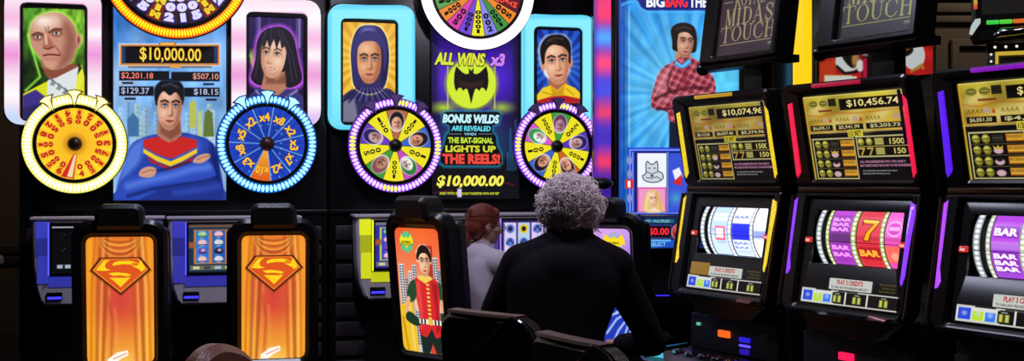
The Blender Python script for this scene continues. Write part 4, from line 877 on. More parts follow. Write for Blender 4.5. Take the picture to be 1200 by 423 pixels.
def pay_pic(dim, prices, gold):
    g1, g2, g3 = gold
    p = Pic(-232, 0, 326, 366, .55); p.all('#09070a')
    p.rect(-232, 0, 326, 158, vgrad(0, g1, 158, g2)); p.noise(6, .25, 3)
    for k, (a, b_) in enumerate(((-160, 60), (40, 100), (220, 80), (-60, 120), (140, 130), (280, 40))): p.ell(a, b_, 60, 24, g3, soft=30, a=.75, ang=-25)
    p.rect(-232, 0, -222, 366, vgrad(150, g2, 360, g1), 1, 3); p.rect(-232, 0, 326, 5, '#fff6b0', .6, 4)
    p.rect(-24, 20, 326, 68, '#1a1204', 1, 3); p.rect(-20, 23, 326, 65, '#050405', 1, 2)
    for x in (-175, -115): p.ell(x, 34, 24, 15, '#8a8220', soft=5); p.rect(x-22, 28, x+22, 40, '#4a4410', .8, 4); p.rect(x-18, 31, x+18, 36, '#f0e890', .6, 3)
    p.rect(-86, 16, -42, 48, '#15140c', 1, 3)
    for k in range(3): p.rect(-83, 21+k*9, -45, 24+k*9, '#3a3818', .8, 2)
    p.rect(-150, 62, -70, 70, '#7a1c10', .8, 3); p.line([(-222, 80), (-150, 90), (-60, 76), (60, 84), (320, 74)], 5, '#c8641e', soft=8, a=.7)
    for k, (x0, x1) in enumerate(((-212, -80), (-62, 92), (108, 312))):
        p.rect(x0, 128, x1, 152, '#0a0806', 1, 3)
        for i in range(4): p.line([(x0+8+i*20, 112), (x0+14+i*20, 100), (x0+20+i*20, 114)], 3, '#6a5a10', soft=4)
        p.ell(x1-38, 106, 18, 11, '#c8a8a0', soft=5, a=.9); p.poly([(x1-16, 116), (x1-8, 98), (x1, 116)], '#b83a14', soft=4)
    p.rect(-232, 158, 326, 163, '#f0d870', .8, 3)
    p.rect(0, 152, 84, 182, '#e8d83a', 1, 2)
    p.rect(-214, 184, 30, 362, '#d8d090', 1, 2); p.rect(-208, 190, 24, 356, '#0b0908', 1, 2)
    p.rect(40, 180, 326, 270, '#d8d090', 1, 2); p.rect(46, 186, 326, 264, '#0b0908', 1, 2); p.rect(46, 223, 326, 227, '#a89a58', 1, 1.5)
    for k in range(4):
        y = 211+k*42
        for x in (-182, -138): p.ell(x, y, 18, 17, '#8a8426', soft=3); p.ell(x-3, y-4, 12, 10, '#e0dc6a', soft=8); p.rect(x-14, y-3, x+14, y+3, '#5a5414', .8, 2)
        if k == 0: p.rect(-112, y-14, -62, y+14, '#2c2822', 1, 3); p.rect(-108, y-4, -66, y, '#565046', .8, 3)
        else:
            p.ell(-90, y+3, 21, 12, '#e0b8c0', soft=4)
            if k == 1: p.poly([(-108, y-2), (-112, y-16), (-98, y-8), (-90, y-18), (-82, y-8), (-68, y-16), (-72, y-2)], '#d8b840', soft=3)
            if k == 2: p.ell(-90, y-7, 14, 9, '#1a1418', soft=4)
        p.rect(-52, y-17, 26, y+13, '#a85a14', 1, 3); p.rect(-48, y-14, 24, y+8, '#f0b83a', 1, 4); p.rect(-208, y+19, 24, y+21, '#6a6440', 1, 1.5)
    for y in (205, 245):
        for x in (66, 112):
            if y < 220: p.ell(x, y, 18, 16, '#8a8426', soft=3); p.ell(x-3, y-4, 12, 9, '#e0dc6a', soft=8)
            else: p.line([(x-14, y-12), (x+14, y-12), (x-4, y+14)], 8, '#d8b04a', soft=4)
        p.rect(140, y-15, 190, y+15, '#8a8434', 1, 3)
        for q in range(3): p.rect(144, y-11+q*9, 186, y-6+q*9, '#d8d480', .9, 2)
    if dim != 1: p.A *= dim
    return p
def reel_pic(bgs, sym, x0, x1):
    p = Pic(0, -130, 120, 130, .6); p.all(bgs[0])
    p.rect(0, -8, 120, 4, bgs[1], 1, 14); p.rect(0, 4, 120, 130, bgs[2], 1, 40); sym(p); return p
def bars(p, y, n, c, ink, h=17, gap=22):
    for i in range(n): yy = y+(i-(n-1)/2)*gap; p.poly([(14, yy-h/2), (108, yy-h/2), (104, yy+h/2), (16, yy+h/2)], c, soft=3)
def machine(tag, P0, cols, price, small, topper, theme, lights, label):
    P = np.array(P0)+U60*.235; fm = Fr(P[0], P[1], -60)
    t = thing('slot_machine', label, 'slot machine', fm, (0, .1, 0), 'reel machines of the right bank')
    prof = [(.14, 0), (.14, .50), (.05, .56), (.03, .86), (.06, .90), (.07, 1.05), (.36, 1.06), (.36, 1.36), (.07, 1.37), (.06, 1.86), (.12, 1.89), (.56, 1.89), (.56, 0)]
    part('cabinet_body', MB().prism(prof, -.335, .355, 'x'), BLACKM, t)
    # --- top glass
    part('top_frame', MB().ringp(rr(-.345, 1.418, .368, 1.876, .035), rr(-.232, 1.452, .326, 1.818, .008), .06, -.022, .012).map(tt), BLACK, t)
    pic = pay_pic(1, price, theme); ts = pic.mesh('pay_glass', t, lambda X, Y: (X/1000, -.004-.095*((1.818-Y/1000)-1.42)/.45, 1.818-Y/1000), gain=lights['pay'])
    def tput(s, bx, bold, col, st, nm='lettering', shear=0, parent=ts):
        b = MB(); put(b, s, (bx[0]/1000, 1.818-bx[3]/1000, bx[2]/1000, 1.818-bx[1]/1000), -.0065, bold, shear, fn=tt); part(nm, b, glow(col, st, nm+'_'+col[1:], False), parent, smooth=0)
    if price: tput(price, (20, 27, 300, 60) if len(price) > 4 else (24, 28, 110, 61), .016, '#e8d88a', .9)
    for s, bx in zip(small, ((-196, 132, -98, 149), (-44, 132, 74, 149), (132, 132, 290, 149))): tput(s, bx, .02, '#d8cc90', .8)
    tput('1/3 BET', (8, 157, 78, 178), .03, '#5a2a08', .5); tput('1500', (222, 194, 300, 218), .02, '#e0d070', .8); tput('150', (240, 234, 300, 257), .02, '#e0d070', .8)
    tput('ALL PROGRESSIVES PAY ON LINE 3', (46, 284, 290, 294), .02, '#d890b8', .7); tput('MAX CREDITS MUST BE PLAYED TO WIN PROGRESSIVE', (46, 300, 318, 310), .02, '#d890b8', .7)
    tput('ALL WINS PAID ON HIGHEST PAY ONLY', (56, 324, 240, 330), .01, '#c8c8c8', .6); tput('MALFUNCTION VOIDS ALL PAYS', (56, 336, 200, 342), .01, '#c8c8c8', .6)
    for k in range(4): tput('PROGRESSIVE', (-44, 200+k*42, 20, 212+k*42), .02, '#6a2a08', .5)
    for q in ([(-.312, 1.79), (-.282, 1.797), (-.292, 1.49), (-.318, 1.462), (-.326, 1.475)], [(.336, 1.797), (.356, 1.77), (.352, 1.482), (.330, 1.462), (.328, 1.60)]):
        part('side_strip', MB().prism(q[::-1], -.012, -.027, bev=.004).map(tt), strip_mat(lights['top'], 1.1), t)
    part('crown_strip', MB().box(-.15, .13, -.028, .0, 1.852, 1.870, .006).map(tt), strip_mat(lights['crown'], .6), t)
    part('mirror_edge', MB().box(.314, .328, -.028, -.018, 1.60, 1.815, .003).map(tt), mat('violet_reflection', (.35, .3, .55), .12, .9), t)  # violet reflection put into the metal's base colour
    part('waist_band', MB().box(-.335, .355, -.02, .07, 1.395, 1.424, .008), BRONZE, t)
    # --- door with reels
    part('door_frame', MB().ringp(rr(-.348, .872, .358, 1.398, (.05, .05, .012, .012)), rr(-.262, .905, .318, 1.378, .012), .06, -.026, .014).map(td), BLACK, t)
    for xx in (-.352, .362): part('door_rail', MB().tube([(xx, -.022, 1.385), (xx, -.022, 1.1), (xx, -.022, .93), (xx*.985, -.022, .895)], [.010, .010, .010, .008], 8).map(td), BRONZE, t)
    part('door_glass', MB().ringp(rr(-.264, .903, .32, 1.38, .012), rr(-.215, 1.088, .275, 1.318, .006), .01, -.006, .002).map(td), BLACK, t)
    for q in ([(-.338, 1.36), (-.318, 1.375), (-.318, 1.11), (-.306, 1.06), (-.318, 1.035), (-.332, 1.03)], [(.318, 1.362), (.346, 1.352), (.348, 1.31), (.338, 1.06), (.322, 1.028), (.316, 1.04)]):
        part('side_strip', MB().prism(q[::-1], -.016, -.030, bev=.004).map(td), strip_mat(lights['door'], 1.25), t)
    rd, yc, zc = .175, .147, 1.203
    def drum(nm, p, x0, x1, r=rd, gain=1.):
        bx = p.b
        return p.mesh(nm, t, lambda X, Y: (x0+(X-bx[0])/(bx[2]-bx[0])*(x1-x0), yc-r*np.cos(Y/1000/r), zc-r*np.sin(Y/1000/r)), gain=gain)
    bounds = [(-.128, -.006), (.026, .155), (.180, .272)]
    for (x0, x1), (bg, sym) in zip(bounds, cols['reels']): drum('reel', reel_pic(bg, sym, x0, x1), x0, x1, gain=cols['gain'])
    for k, (x0, x1) in enumerate(((-.205, -.172), (-.150, -.128), (-.006, .026), (.155, .180))):
        p = Pic(0, -140, 20, 140, .8); p.all(cols['rim'] if k == 0 else cols['strip']); p.A *= .62 if k == 0 else .72
        for j in range(-6, 7): p.ell(10, j*21+(0 if k else 8), 5.5, 7.5, '#ffffff', soft=5, a=.95)
        p.rect(0, -140, 1.5, 140, '#20201a', .7, 2); p.rect(18.5, -140, 20, 140, '#20201a', .7, 2)
        drum('reel_light', p, x0, x1, rd+(.004 if k else .006), cols['gain'])
    for k, txt, y0, h, col in cols.get('bars', ()):
        x0, x1 = bounds[k]; b = MB(); m_ = .08*(x1-x0); r_ = rd+.0015; c_ = y0/1000
        put(b, txt, (x0+m_, -h/2000, x1-m_, h/2000), 0, .05, .0, fn=lambda x, y, z: (x, yc-r_*math.cos((z+c_)/r_), zc+r_*math.sin((z+c_)/r_)))
        part('lettering', b, glow(col, 1.1, 'bar_lettering', False), t, smooth=0)
    part('reel_carrier', MB().lathe([(rd-.01, -.215), (rd-.01, .275)], (0, yc+.012, zc), 'x', 40), BLACKM, t)
    part('pay_line', MB().box(-.215, .275, -.012, -.009, 1.185, 1.1875).map(td), BLACK, t)
    for x0, x1 in ((-.252, -.214), (.274, .314)):
        pl = part('line_marker', MB().prism(rr(x0, 1.176, x1, 1.199, .004), -.004, -.016, bev=.002).map(td), glow('#d8281c', .9, 'red_marker'), t)
        b = MB(); put(b, '1st', (x0+.008, 1.181, x1-.008, 1.194), -.0175, .03, fn=td); part('lettering', b, glow('#ffe8e0', 1., 'white_lettering', False), pl, smooth=0)
    # --- credit strip
    p = Pic(-232, 0, 304, 62, .8); p.all('#060507'); p.rect(-232, 0, -40, 62, '#d8dcd8', 1, 2); p.rect(-232, 0, 304, 6, '#bcbcb4', 1, 2); p.rect(-232, 56, 304, 62, '#c8c8c0', 1, 2)
    p.rect(-150, 0, -60, 5, '#101010', 1, 1.5); p.rect(-20, 1, 90, 5, '#101010', 1, 1.5)
    for x0, x1, c in ((-222, -166, '#2a48d8'), (-158, -110, '#b8e02a'), (-102, -58, '#3a78e8')): p.rect(x0, 10 if c == '#2a48d8' else 20, x1, 53, c, 1, 4); p.ell((x0+x1)/2, 30, 12, 9, '#c8d4ff', soft=8, a=.6)
    for x0, x1 in ((-50, 20), (34, 140), (158, 304)): p.rect(x0, 9, x1, 53, '#0b0809', 1, 2); p.rect(x1, 4, x1+9, 56, '#d8d8d0', 1, 2) if x1 < 300 else None
    for x in (-22, 88, 232):
        for q in (-1, 1): p.rect(x+q*13-10, 20, x+q*13+10, 49, '#8a8e34', 1, 3); p.rect(x+q*13-5, 22, x+q*13+5, 46, '#d4d870', .8, 5)
        p.rect(x-14, 12, x+14, 16, '#c8c8c0', .8, 2)
    cs = p.mesh('credit_meter', t, lambda X, Y: (X/1000, -.011-.095*(1.40-(.980-Y/1000))/.515, .980-Y/1000))
    pq = part('notice_plate', MB().prism(rr(-.075, .984, .158, 1.030, .003), -.004, -.012).map(td), glow('#d8dcd4', .8, 'white_notice'), t)
    b = MB(); put(b, 'PLAY 3 CREDITS', (-.03, 1.006, .115, 1.026), -.0135, .035, fn=td); part('lettering', b, glow('#c01c1c', .8, 'red_lettering', False), pq, smooth=0)
    b = MB(); put(b, 'TO WIN ANY PROGRESSIVE AMOUNT', (-.062, .989, .145, .999), -.0135, .02, fn=td); part('lettering', b, glow('#202028', .3, 'dark_lettering', False), pq, smooth=0)
    for s_, x0, z0 in (('MALFUNCTION', .20, 1.018), ('VOIDS ALL', .21, 1.004), ('PAYS AND PLAYS', .20, .99)):
        b = MB(); put(b, s_, (x0, z0, .285, z0+.008), -.0085, .01, fn=td)
        part('lettering', b, glow('#8a7c3a', .5, 'dull_yellow_lettering', False), t, smooth=0)
    if lights.get('amber'):
        b = MB().box(-.222, -.08, -.0095, -.0065, .984, 1.044, .001).map(td); part('amber_panel', b, glow('#b88a34', .6, 'amber_panel_light'), t)  # gold reflection on the door glass, put in as a glowing sheet
    part('corner_bracket', MB().prism([(.19, .878), (.29, .878), (.30, .892), (.20, .90)], -.02, -.055, bev=.004).map(td), mat('rosy_metal', (.62, .42, .45), .25, .8), t)
    # --- belly, deck, base
    part('belly', MB().prism([(-.30, .872), (.31, .872), (.22, .80), (.16, .775), (-.14, .775), (-.20, .80)], .05, -.07, bev=.012), BLACK, t)
    part('lower_panel', MB().box(-.31, .33, -.012, .06, .60, .775, .008), BLACKM, t)
    for nm, x0, x1, z0, z1, c, s in lights['low']:
        part(nm, MB().prism(rr(x0, z0, x1, z1, .006), -.01, -.024, bev=.003), glow(c, s, nm+'_light'), t)
    part('button_deck', MB().prism([(.03, .60), (-.20, .585), (-.30, .56), (-.31, .53), (-.20, .48), (.10, .46)], -.34, .36, 'x'), BLACK, t)
    part('deck_rail', MB().tube([(-.35, 0, .605), (-.355, -.20, .592), (-.345, -.30, .568), (-.28, -.325, .555), (0, -.33, .55), (.30, -.325, .555), (.365, -.30, .568)], .011, 8), CHROME, t)
    for k in range(5):
        part('deck_button', MB().lathe([(.030, -.004), (.030, .008), (.024, .014), (.006, .016)], (-.24+k*.10, -.15, .592), 'z', 18), CHROME, t)
    part('deck_lamp', MB().prism([(-.33, -.28), (-.20, -.27), (-.30, -.20)], .574, .590, 'z'), glow('#5ad8f0', .8, 'cyan_deck_lamp'), t)
    part('base', MB().box(-.33, .35, .06, .54, 0, .09, .01), DARK, t)
    # --- topper
    if topper:
        c, bg = topper
        def tk(x, y, z): return (x+.05, y-.06*(1-(z-2.02)/.42), z)
        part('topper_neck', MB().box(.08, .21, .0, .07, 1.87, 2.06, .01), BLACKM, t)
        part('topper_box', MB().ringp(rr(-.215, 2.03, .325, 2.50, .012), rr(-.12, 2.055, .292, 2.47, .006), .10, -.02, .006).map(tk), BLACK, t)
        part('topper_back', MB().box(-.20, .31, .03, .09, 2.04, 2.49).map(tk), BLACKM, t)
        part('topper_lip', MB().prism([(.02, 2.035), (-.055, 2.03), (-.075, 2.012), (-.06, 1.995), (.0, 1.99), (.08, 2.0), (.08, 2.035)], -.175, .375, 'x').ball((-.165, -.05, 2.005), (.022, .04, .032)), BLACK, t)
        p = Pic(-120, 0, 292, 415, .7); p.all(bg); p.glow(60, 120, 260, tuple(min(1, v*1.35) for v in hx(bg)), .6, 1.5); p.noise(5, .2, 9)
        word(p, 'ROYAL', -22, 198, 122, 176, c, bg); word(p, 'MIDAS', -78, 264, 186, 266, c, bg); word(p, 'TOUCH', -100, 280, 272, 346, c, bg)
        p.line([(-100, 148), (-40, 148)], 4, c, soft=3); p.line([(215, 148), (278, 148)], 4, c, soft=3); p.line([(-98, 358), (278, 358)], 4, c, soft=3); p.rect(240, 372, 282, 380, '#8a8a80', .8, 3); p.rect(240, 383, 276, 386, '#8a8a80', .6, 2)
        p.mesh('topper_glass', t, lambda X, Y: (X/1000+.05, .01-.06*(1-((2.47-Y/1000)-2.02)/.42), 2.47-Y/1000))
    return t
W = '#ffffff'
def s_m1a(p): p.rect(0, -130, 120, 130, '#a8c4ff', .4, 1); bars(p, -70, 2, '#d8e4ff', W); p.rect(30, -22, 100, 46, '#e83a4a', 1, 8); p.rect(36, -14, 90, 36, '#ffffff', 1, 10); p.rect(34, 52, 104, 62, '#8ab0ff', .8, 6)
def s_m1b(p): bars(p, -60, 2, '#ffffff', W, 22, 28); p.rect(0, -40, 120, 40, '#1a24d8', .95, 8); bars(p, 66, 2, '#ffffff', W, 22, 28)
def s_m1c(p): p.ell(60, -46, 48, 34, '#ffffff', soft=10); p.rect(0, -6, 120, 30, '#7a86e0', .8, 16); p.poly([(20, 90), (40, 40), (60, 64), (76, 26), (104, 84)], '#ffffff', soft=8)
def s_m2a(p): p.rect(0, -24, 120, 22, '#4a2a5a', .7, 16); p.rect(10, -100, 110, -24, '#6a2a8a', .5, 10)
def s_m2b(p): p.rect(4, 36, 116, 92, '#a81820', .8, 8); p.poly([(16, -88), (112, -84), (104, -62), (74, -22), (66, 12), (32, 10), (42, -24), (74, -60), (30, -64), (22, -54)], '#8a2a08', soft=4); p.poly([(20, -84), (106, -80), (98, -62), (68, -22), (60, 6), (38, 5), (48, -24), (82, -65), (30, -68)], '#ffb01e', soft=4); p.line([(26, -78), (98, -75)], 6, '#ffe46a', soft=6)
def s_m2c(p): p.ell(60, -48, 52, 34, '#ffb0f0', soft=4); p.ell(60, -48, 44, 26, '#d84ac0', soft=4); p.rect(22, -56, 98, -40, '#ffc0f4', .9, 5); p.rect(0, 26, 96, 100, '#ff6a5a', 1, 6); p.ell(60, 70, 30, 18, '#ff9a8a', soft=6)
def s_m3a(p): p.rect(8, -80, 112, -34, '#8a30b8', 1, 4); p.rect(8, 20, 112, 102, '#8a30b8', 1, 4); p.rect(0, -20, 120, 10, '#e8c8ff', .35, 10)
def s_m3b(p): p.poly([(10, 20), (40, 20), (40, 60), (10, 60)], '#f8e8ff', soft=4); p.rect(0, -100, 120, -60, '#ff8af0', .6, 10)
def s_m3c(p): bars(p, -50, 3, '#f4dcff', W, 18, 26)
GOLD = ('#c8b83a', '#d8a838', '#f0e08a')
m1 = machine('a', (.962, 5.843), dict(reels=[(('#b8ccff', '#7a8ad8', '#c8d8ff'), s_m1a), (('#e8f0ff', '#2a34c8', '#b8c8ff'), s_m1b), (('#f0f4ff', '#8a94e0', '#e8f0ff'), s_m1c)], rim='#dff0ff', strip='#e4eefc', gain=1.5, bars=[(1, 'BAR', 72, 16, '#8a9ae0'), (1, 'BAR', -56, 16, '#8a9ae0'), (1, 'BAR', -80, 16, '#8a9ae0')]),
    '$10,074.96', ['$6,112.56', '$6,037.40', '$5,374.96'], ('#9a8f64', '#33262e'), ('#a89a34', '#c8963a', '#d8c470'),
    dict(pay=.66, top='#f0d020', crown='#f0b818', door='#e8c828', amber=True, low=[('lit_button', -.085, 0., .678, .712, '#ff6a1e', 1.), ('note_slot', .07, .145, .672, .694, '#2a1ad8', 1.), ('note_lamp', .07, .145, .648, .66, '#5a4aff', 1.4), ('note_mouth', .075, .14, .612, .638, '#2a14b8', .8), ('round_lamp', -.252, -.226, .716, .732, '#6ad8a8', .7)]),
    'reel machine trimmed with yellow light strips, price $10,074.96, blue-white reels')
m2 = machine('b', (1.362, 5.15), dict(reels=[(('#c050d8', '#8a3a9a', '#a03ab8'), s_m2a), (('#e04858', '#a83048', '#d83040'), s_m2b), (('#f06ad0', '#b04a90', '#e848b0'), s_m2c)], rim='#e4fbff', strip='#dff07a', gain=1.15, bars=[(0, 'BAR', 80, 17, '#f8a0ff'), (0, 'BAR', 58, 17, '#f8a0ff'), (0, 'BAR', 36, 17, '#f8a0ff'), (0, 'BAR', -44, 20, '#ff9cff'), (0, 'BAR', -76, 20, '#ff9cff'), (1, 'BAR', -62, 30, '#ffb83a')]),
    '$10,456.74', ['$6,695.11', '$5,941.99', '$5,203.73'], ('#8f8c3e', '#161214'), GOLD,
    dict(pay=.78, top='#f01848', crown='#d8184a', door='#8a38ff', low=[('lit_button', -.085, 0., .672, .706, '#ff1a5a', 1.), ('note_lamp', .055, .11, .65, .664, '#3a2ad8', .9)]),
    'reel machine trimmed with red strips above and violet below, price $10,456.74')
m3 = machine('c', (1.772, 4.44), dict(reels=[(('#b44ae0', '#8a3ac0', '#9a4ad0'), s_m3a), (('#c858e8', '#8a3ac0', '#b04ae0'), s_m3b), (('#b44ae0', '#8a3ac0', '#9a4ad0'), s_m3c)], rim='#e8f6ff', strip='#e8f0d0', gain=1.15, bars=[(0, 'BAR', 56, 30, '#fbeaff'), (0, 'BAR', -36, 20, '#fbeaff'), (0, 'BAR', -62, 20, '#fbeaff'), (0, 'BAR', -88, 20, '#fbeaff'), (1, 'BAR', -40, 26, '#fbeaff')]),
    '$10,', ['$6,051.50', '$4,5', '$'], None, GOLD,
    dict(pay=.78, top='#5a1af0', crown='#a81ae8', door='#b048ff', low=[]),
    'reel machine with violet strips above and below, cut by the right edge of the photo')

# ------------------------------------------------------------------ machines behind the right bank
fr = Fr(2.1, 6.75, 0)
t = thing('slot_machine', 'machine with red picture screen and yellow light pillar, behind the $10,456.74 reel machine', 'slot machine', fr, (fr.x(1012), .25, 0))
xa, xb = fr.x(928), fr.x(1096)
part('cabinet_body', MB().box(xa, xb, 0, .5, 0, 2.7, .02), BLACK, t)
part('light_pillar', MB().box(fr.x(930.5, .04), fr.x(952, .04), -.04, .0, 1.2, 2.62, .012), glow('#ffd40a', 1., 'yellow_pillar_diffuser'), t)
p = Pic(960, 44, 1094, 100, 2); p.all('#c8201c'); p.noise(6, .25, 4); p.poly([(960, 74), (985, 64), (978, 92), (960, 98)], '#d8401c', soft=6); p.rect(1010, 44, 1060, 100, '#180808', 1, 2)
p.ell(993, 72, 14, 13, '#e8ecec', soft=1.5); p.poly([(986, 60), (1000, 58), (1006, 70), (1000, 80), (990, 72)], '#15100e', soft=2, sm=3); p.ell(1002, 70, 4, 8, '#c88a4a', soft=3); p.line([(981, 78), (990, 86), (1004, 84)], 3, '#100c0c', soft=2); p.ell(1008, 77, 4.5, 7, '#f0f0ee', soft=1.4); p.rect(1010.5, 56, 1017, 66, '#b08898', .9, 2); p.rect(1011, 68, 1016, 92, '#e81a4a', .9, 2)
p.rect(966, 88, 998, 96, '#e8d89a', 1, 1.5); p.rect(967, 89.4, 1004, 96, '#f0f0ea', 1, 1.5)
p.ell(1071, 65, 13, 17, '#e4e8ea', soft=1.5); p.poly([(1058, 50), (1068, 48), (1070, 60), (1062, 66), (1057, 62)], '#120e0c', soft=2, sm=3); p.ell(1063, 55, 4, 4, '#8a5a2a', soft=2); p.line([(1059, 62), (1060, 78)], 3, '#e0a03a', soft=2); p.line([(1068, 84), (1080, 76), (1082, 80)], 3, '#c88a2a', soft=2)
p.mesh('picture_screen', t, flat(fr, .015), gain=.6)
part('screen_bezel', MB().ringp(rr(fr.x(956, .03), fr.z(1020, 103, .03), fr.x(1097, .03), fr.z(1020, 38, .03), .01), rr(*fr.bx(960, 44, 1093.5, 100, .02), .006), .002, -.03, .006), BLACK, t)

fq = Fr(2.36, 5.75, -24)
X_, Z_ = (lambda p: fq.x(p, .03)), (lambda p, q: fq.z(p, q, .03))
t = thing('slot_machine', 'machine with green and orange lit monitor above a gold-bordered screen, at top right', 'slot machine', fq, (.45, .3, 0))
x0 = X_(1163)
part('cabinet_body', MB().box(x0-.02, x0+.62, .05, .6, 0, Z_(1163, 92), .02), BLACK, t)
zt = Z_(1166, 59.5)
part('gold_border', MB().ringp(rr(x0+.012, zt-.30, x0+.56, zt, .004), rr(x0+.026, zt-.28, x0+.546, zt-.017, .003), .055, .02, .003), glow('#d8b83a', .8, 'gold_border_light'), t)
part('sign_back', MB().box(x0-.03, x0+.60, .05, .12, zt-.33, zt+.045, .006), BLACK, t)
for k in range(11): part('border_bulb', MB().ball((x0+.01+k*.05, .045, zt+.026), (.007, .01, .007), 8, 6), glow('#f4f0d8', 1., 'border_bulb_glow'), t)
for k in range(4): part('border_bulb', MB().ball((x0-.008, .045, zt-.01-k*.035), (.006, .01, .006), 8, 6), glow('#f4f0d8', 1., 'border_bulb_glow'), t)
part('mast', MB().box(x0+.22, x0+.42, .18, .30, zt-.2, zt+.4, .01), BLACKM, t)
m0, zb = X_(1138), Z_(1156, 29)
part('monitor_frame', MB().prism(rr(m0, zb-.03, m0+.80, zb+.62, .02), .12, -.03, bev=.02), BLACK, t)
for k in range(8):
    c = ['#3ae04a', '#5ae03a', '#e8702a', '#e8502a', '#4ae03a', '#e0a02a', '#3ae04a', '#e8602a'][k]
    part('edge_lamp', MB().box(X_(1156)+k*.06, X_(1156)+.058+k*.06, -.046, -.028, zb, zb+.020, .005), glow(c, .8, 'edge_lamp_light'), t)
for k, c in enumerate(('#e8502a', '#e0a02a', '#4ae05a', '#3ae06a')): part('edge_lamp', MB().box(X_(1141), X_(1145.5), -.046, -.028, Z_(1143, 11)+k*.022, Z_(1143, 11)+.021+k*.022, .004), glow(c, .8, 'edge_lamp_light'), t)
part('white_cap', MB().prism([(X_(p_), Z_(p_, q_)) for p_, q_ in ((1136, 40), (1139, 41), (1149, 27), (1149, 22), (1143, 23), (1138, 31))], -.02, -.05, bev=.003), glow('#c8d4d4', .8, 'white_cap_light'), t)  # plain white end cap, its brightness put in as emission
part('monitor_chin', MB().prism([(X_(p_), Z_(p_, q_)) for p_, q_ in ((1136, 44), (1140, 50), (1215, 44), (1215, 30), (1152, 33), (1148, 32))], .10, -.02, bev=.008), BLACK, t)
part('chrome_arm', MB().tube([(X_(1166), -.03, Z_(1166, 42)), (X_(1175), -.045, Z_(1175, 38)), (X_(1190), -.045, Z_(1190, 37)), (X_(1215), -.03, Z_(1215, 33))], [.012, .024, .022, .018], 10), CHROME, t)
p = Pic(0, 0, 100, 60, 1); p.all('#12100c'); p.rect(18, 40, 60, 42, '#8a8458', .7, 1.5); p.rect(14, 20, 80, 30, '#3a2c14', .7, 4)
p.mesh('monitor_picture', t, lambda X, Y: (m0+.05+X/100*.70, np.full(X.shape, -.032), zb+.58-Y/60*.53))
# ------------------------------------------------------------------ casino chairs with lit backs
TAN6 = math.tan(R(6))
def lean(x, y, z): return (x, y-(z-.5)*TAN6, z)
def cape_pic():
    p = Pic(-178, 0, 178, 665, .55); p.all(vgrad(0, '#e87a2e', 665, '#f6a22a'))
    p.glow(0, 330, 185, '#d4403a', 1., .6, 300); p.rect(-178, 470, 178, 665, '#f8b43a', .5, 160); p.glow(0, 690, 150, '#fff0a0', .7, 1.2, 120)
    p.rect(-178, 0, -130, 665, '#ffb428', .75, 50); p.rect(136, 0, 178, 665, '#ffae2a', .75, 50)
    for x0, x1, w, c, a in ((-150, -158, 10, '#c85a18', .8), (-118, -128, 16, '#a84a20', .7), (-96, -112, 8, '#ffc860', .7), (-78, -96, 14, '#9a3e1e', .75), (-58, -70, 7, '#f09a4a', .6), (70, 84, 14, '#b84a24', .6), (92, 104, 8, '#ffc05a', .8), (112, 122, 18, '#a8481e', .75), (136, 140, 8, '#ffd870', .8), (152, 158, 10, '#c8601c', .7)):
        p.line([(x0*.86, 0), (x0*.9, 90), (x0, 260), (x1, 665)], w, c, soft=16, a=a)
    p.line([(-64, 320), (-40, 440), (-56, 665)], 9, '#b83e24', soft=22, a=.7); p.line([(-30, 380), (-14, 665)], 7, '#f8b054', soft=22, a=.5)
    for k, (r, c) in enumerate(((34, '#9a3e16'), (50, '#ffc04a'), (64, '#a8481a'), (82, '#ffb848'), (96, '#8a3818'), (112, '#f0a040'))):
        a = np.linspace(0, math.pi, 14); p.line([(math.cos(q)*(92+k*4), math.sin(q)*r-6) for q in a], 8, c, soft=12, a=.8)
    p.rect(-178, 0, 178, 665, '#ff9a2a', .05)
    # the diamond emblem: dark edge, orange-red band, yellow letter shape
    D = lambda s, dy=0: [(-104*s, 182-75*s+dy), (108*s, 182-75*s+dy), (162*s, 176-4*s+dy), (2, 184+116*s+dy), (-156*s, 176-4*s+dy)]
    p.poly(D(1.03, 4), '#5a1c0c', soft=12, a=.7); p.poly(D(1.0), '#3a1408', soft=3); p.poly(D(.93), '#f08a2a', soft=3); p.poly(D(.86), '#e0561e', soft=3)
    Y = '#ffd41e'
    p.poly([(-86, 122), (-52, 118), (-72, 134), (-80, 150), (-72, 164), (-48, 172), (-84, 176), (-128, 172)], Y, soft=3)       # left field
    p.poly([(-34, 134), (-10, 126), (46, 124), (76, 130), (98, 142), (74, 146), (20, 142), (-18, 146), (-36, 150), (-40, 142)], Y, soft=3)   # upper inner field
    p.poly([(60, 150), (94, 150), (104, 130), (112, 122), (134, 170), (112, 184), (104, 172)], Y, soft=3)       # right field
    p.poly([(-62, 188), (-20, 184), (34, 190), (60, 198), (40, 206), (0, 200), (-40, 202)], Y, soft=3)          # lower middle
    p.poly([(-56, 212), (-22, 212), (22, 214), (56, 210), (34, 232), (2, 262), (-28, 234)], Y, soft=3)          # lower field
    p.poly([(60, 138), (76, 134), (92, 142), (78, 148), (70, 144)], '#e8761e', soft=3)
    p.poly([(-70, 640), (-20, 606), (36, 596), (40, 622), (0, 640), (-30, 665), (-74, 665)], '#fffaf0', soft=5); p.line([(-40, 640), (30, 612)], 4, '#e86a3a', soft=4); return p
def winged(p, cx, cy, w, h, c, soft=.8):
    q = [(0, -.55), (.10, -.85), (.16, -.5), (.34, -.55), (.55, -.8), (.78, -1), (.95, -.4), (1, .35), (.8, .1), (.66, .55), (.5, .3), (.34, .62), (.2, .4), (0, 1)]
    q = q+[(-x, y) for x, y in q[::-1]]; p.poly([(cx+x*w, cy+y*h) for x, y in q], c, soft=soft)
def burst(p, cx, cy, r, n, c, soft=.8): p.poly([(cx+math.cos(2*math.pi*i/(2*n))*r*(1 if i % 2 else .78), cy+math.sin(2*math.pi*i/(2*n))*r*(1 if i % 2 else .78)) for i in range(2*n)], c, soft=soft)
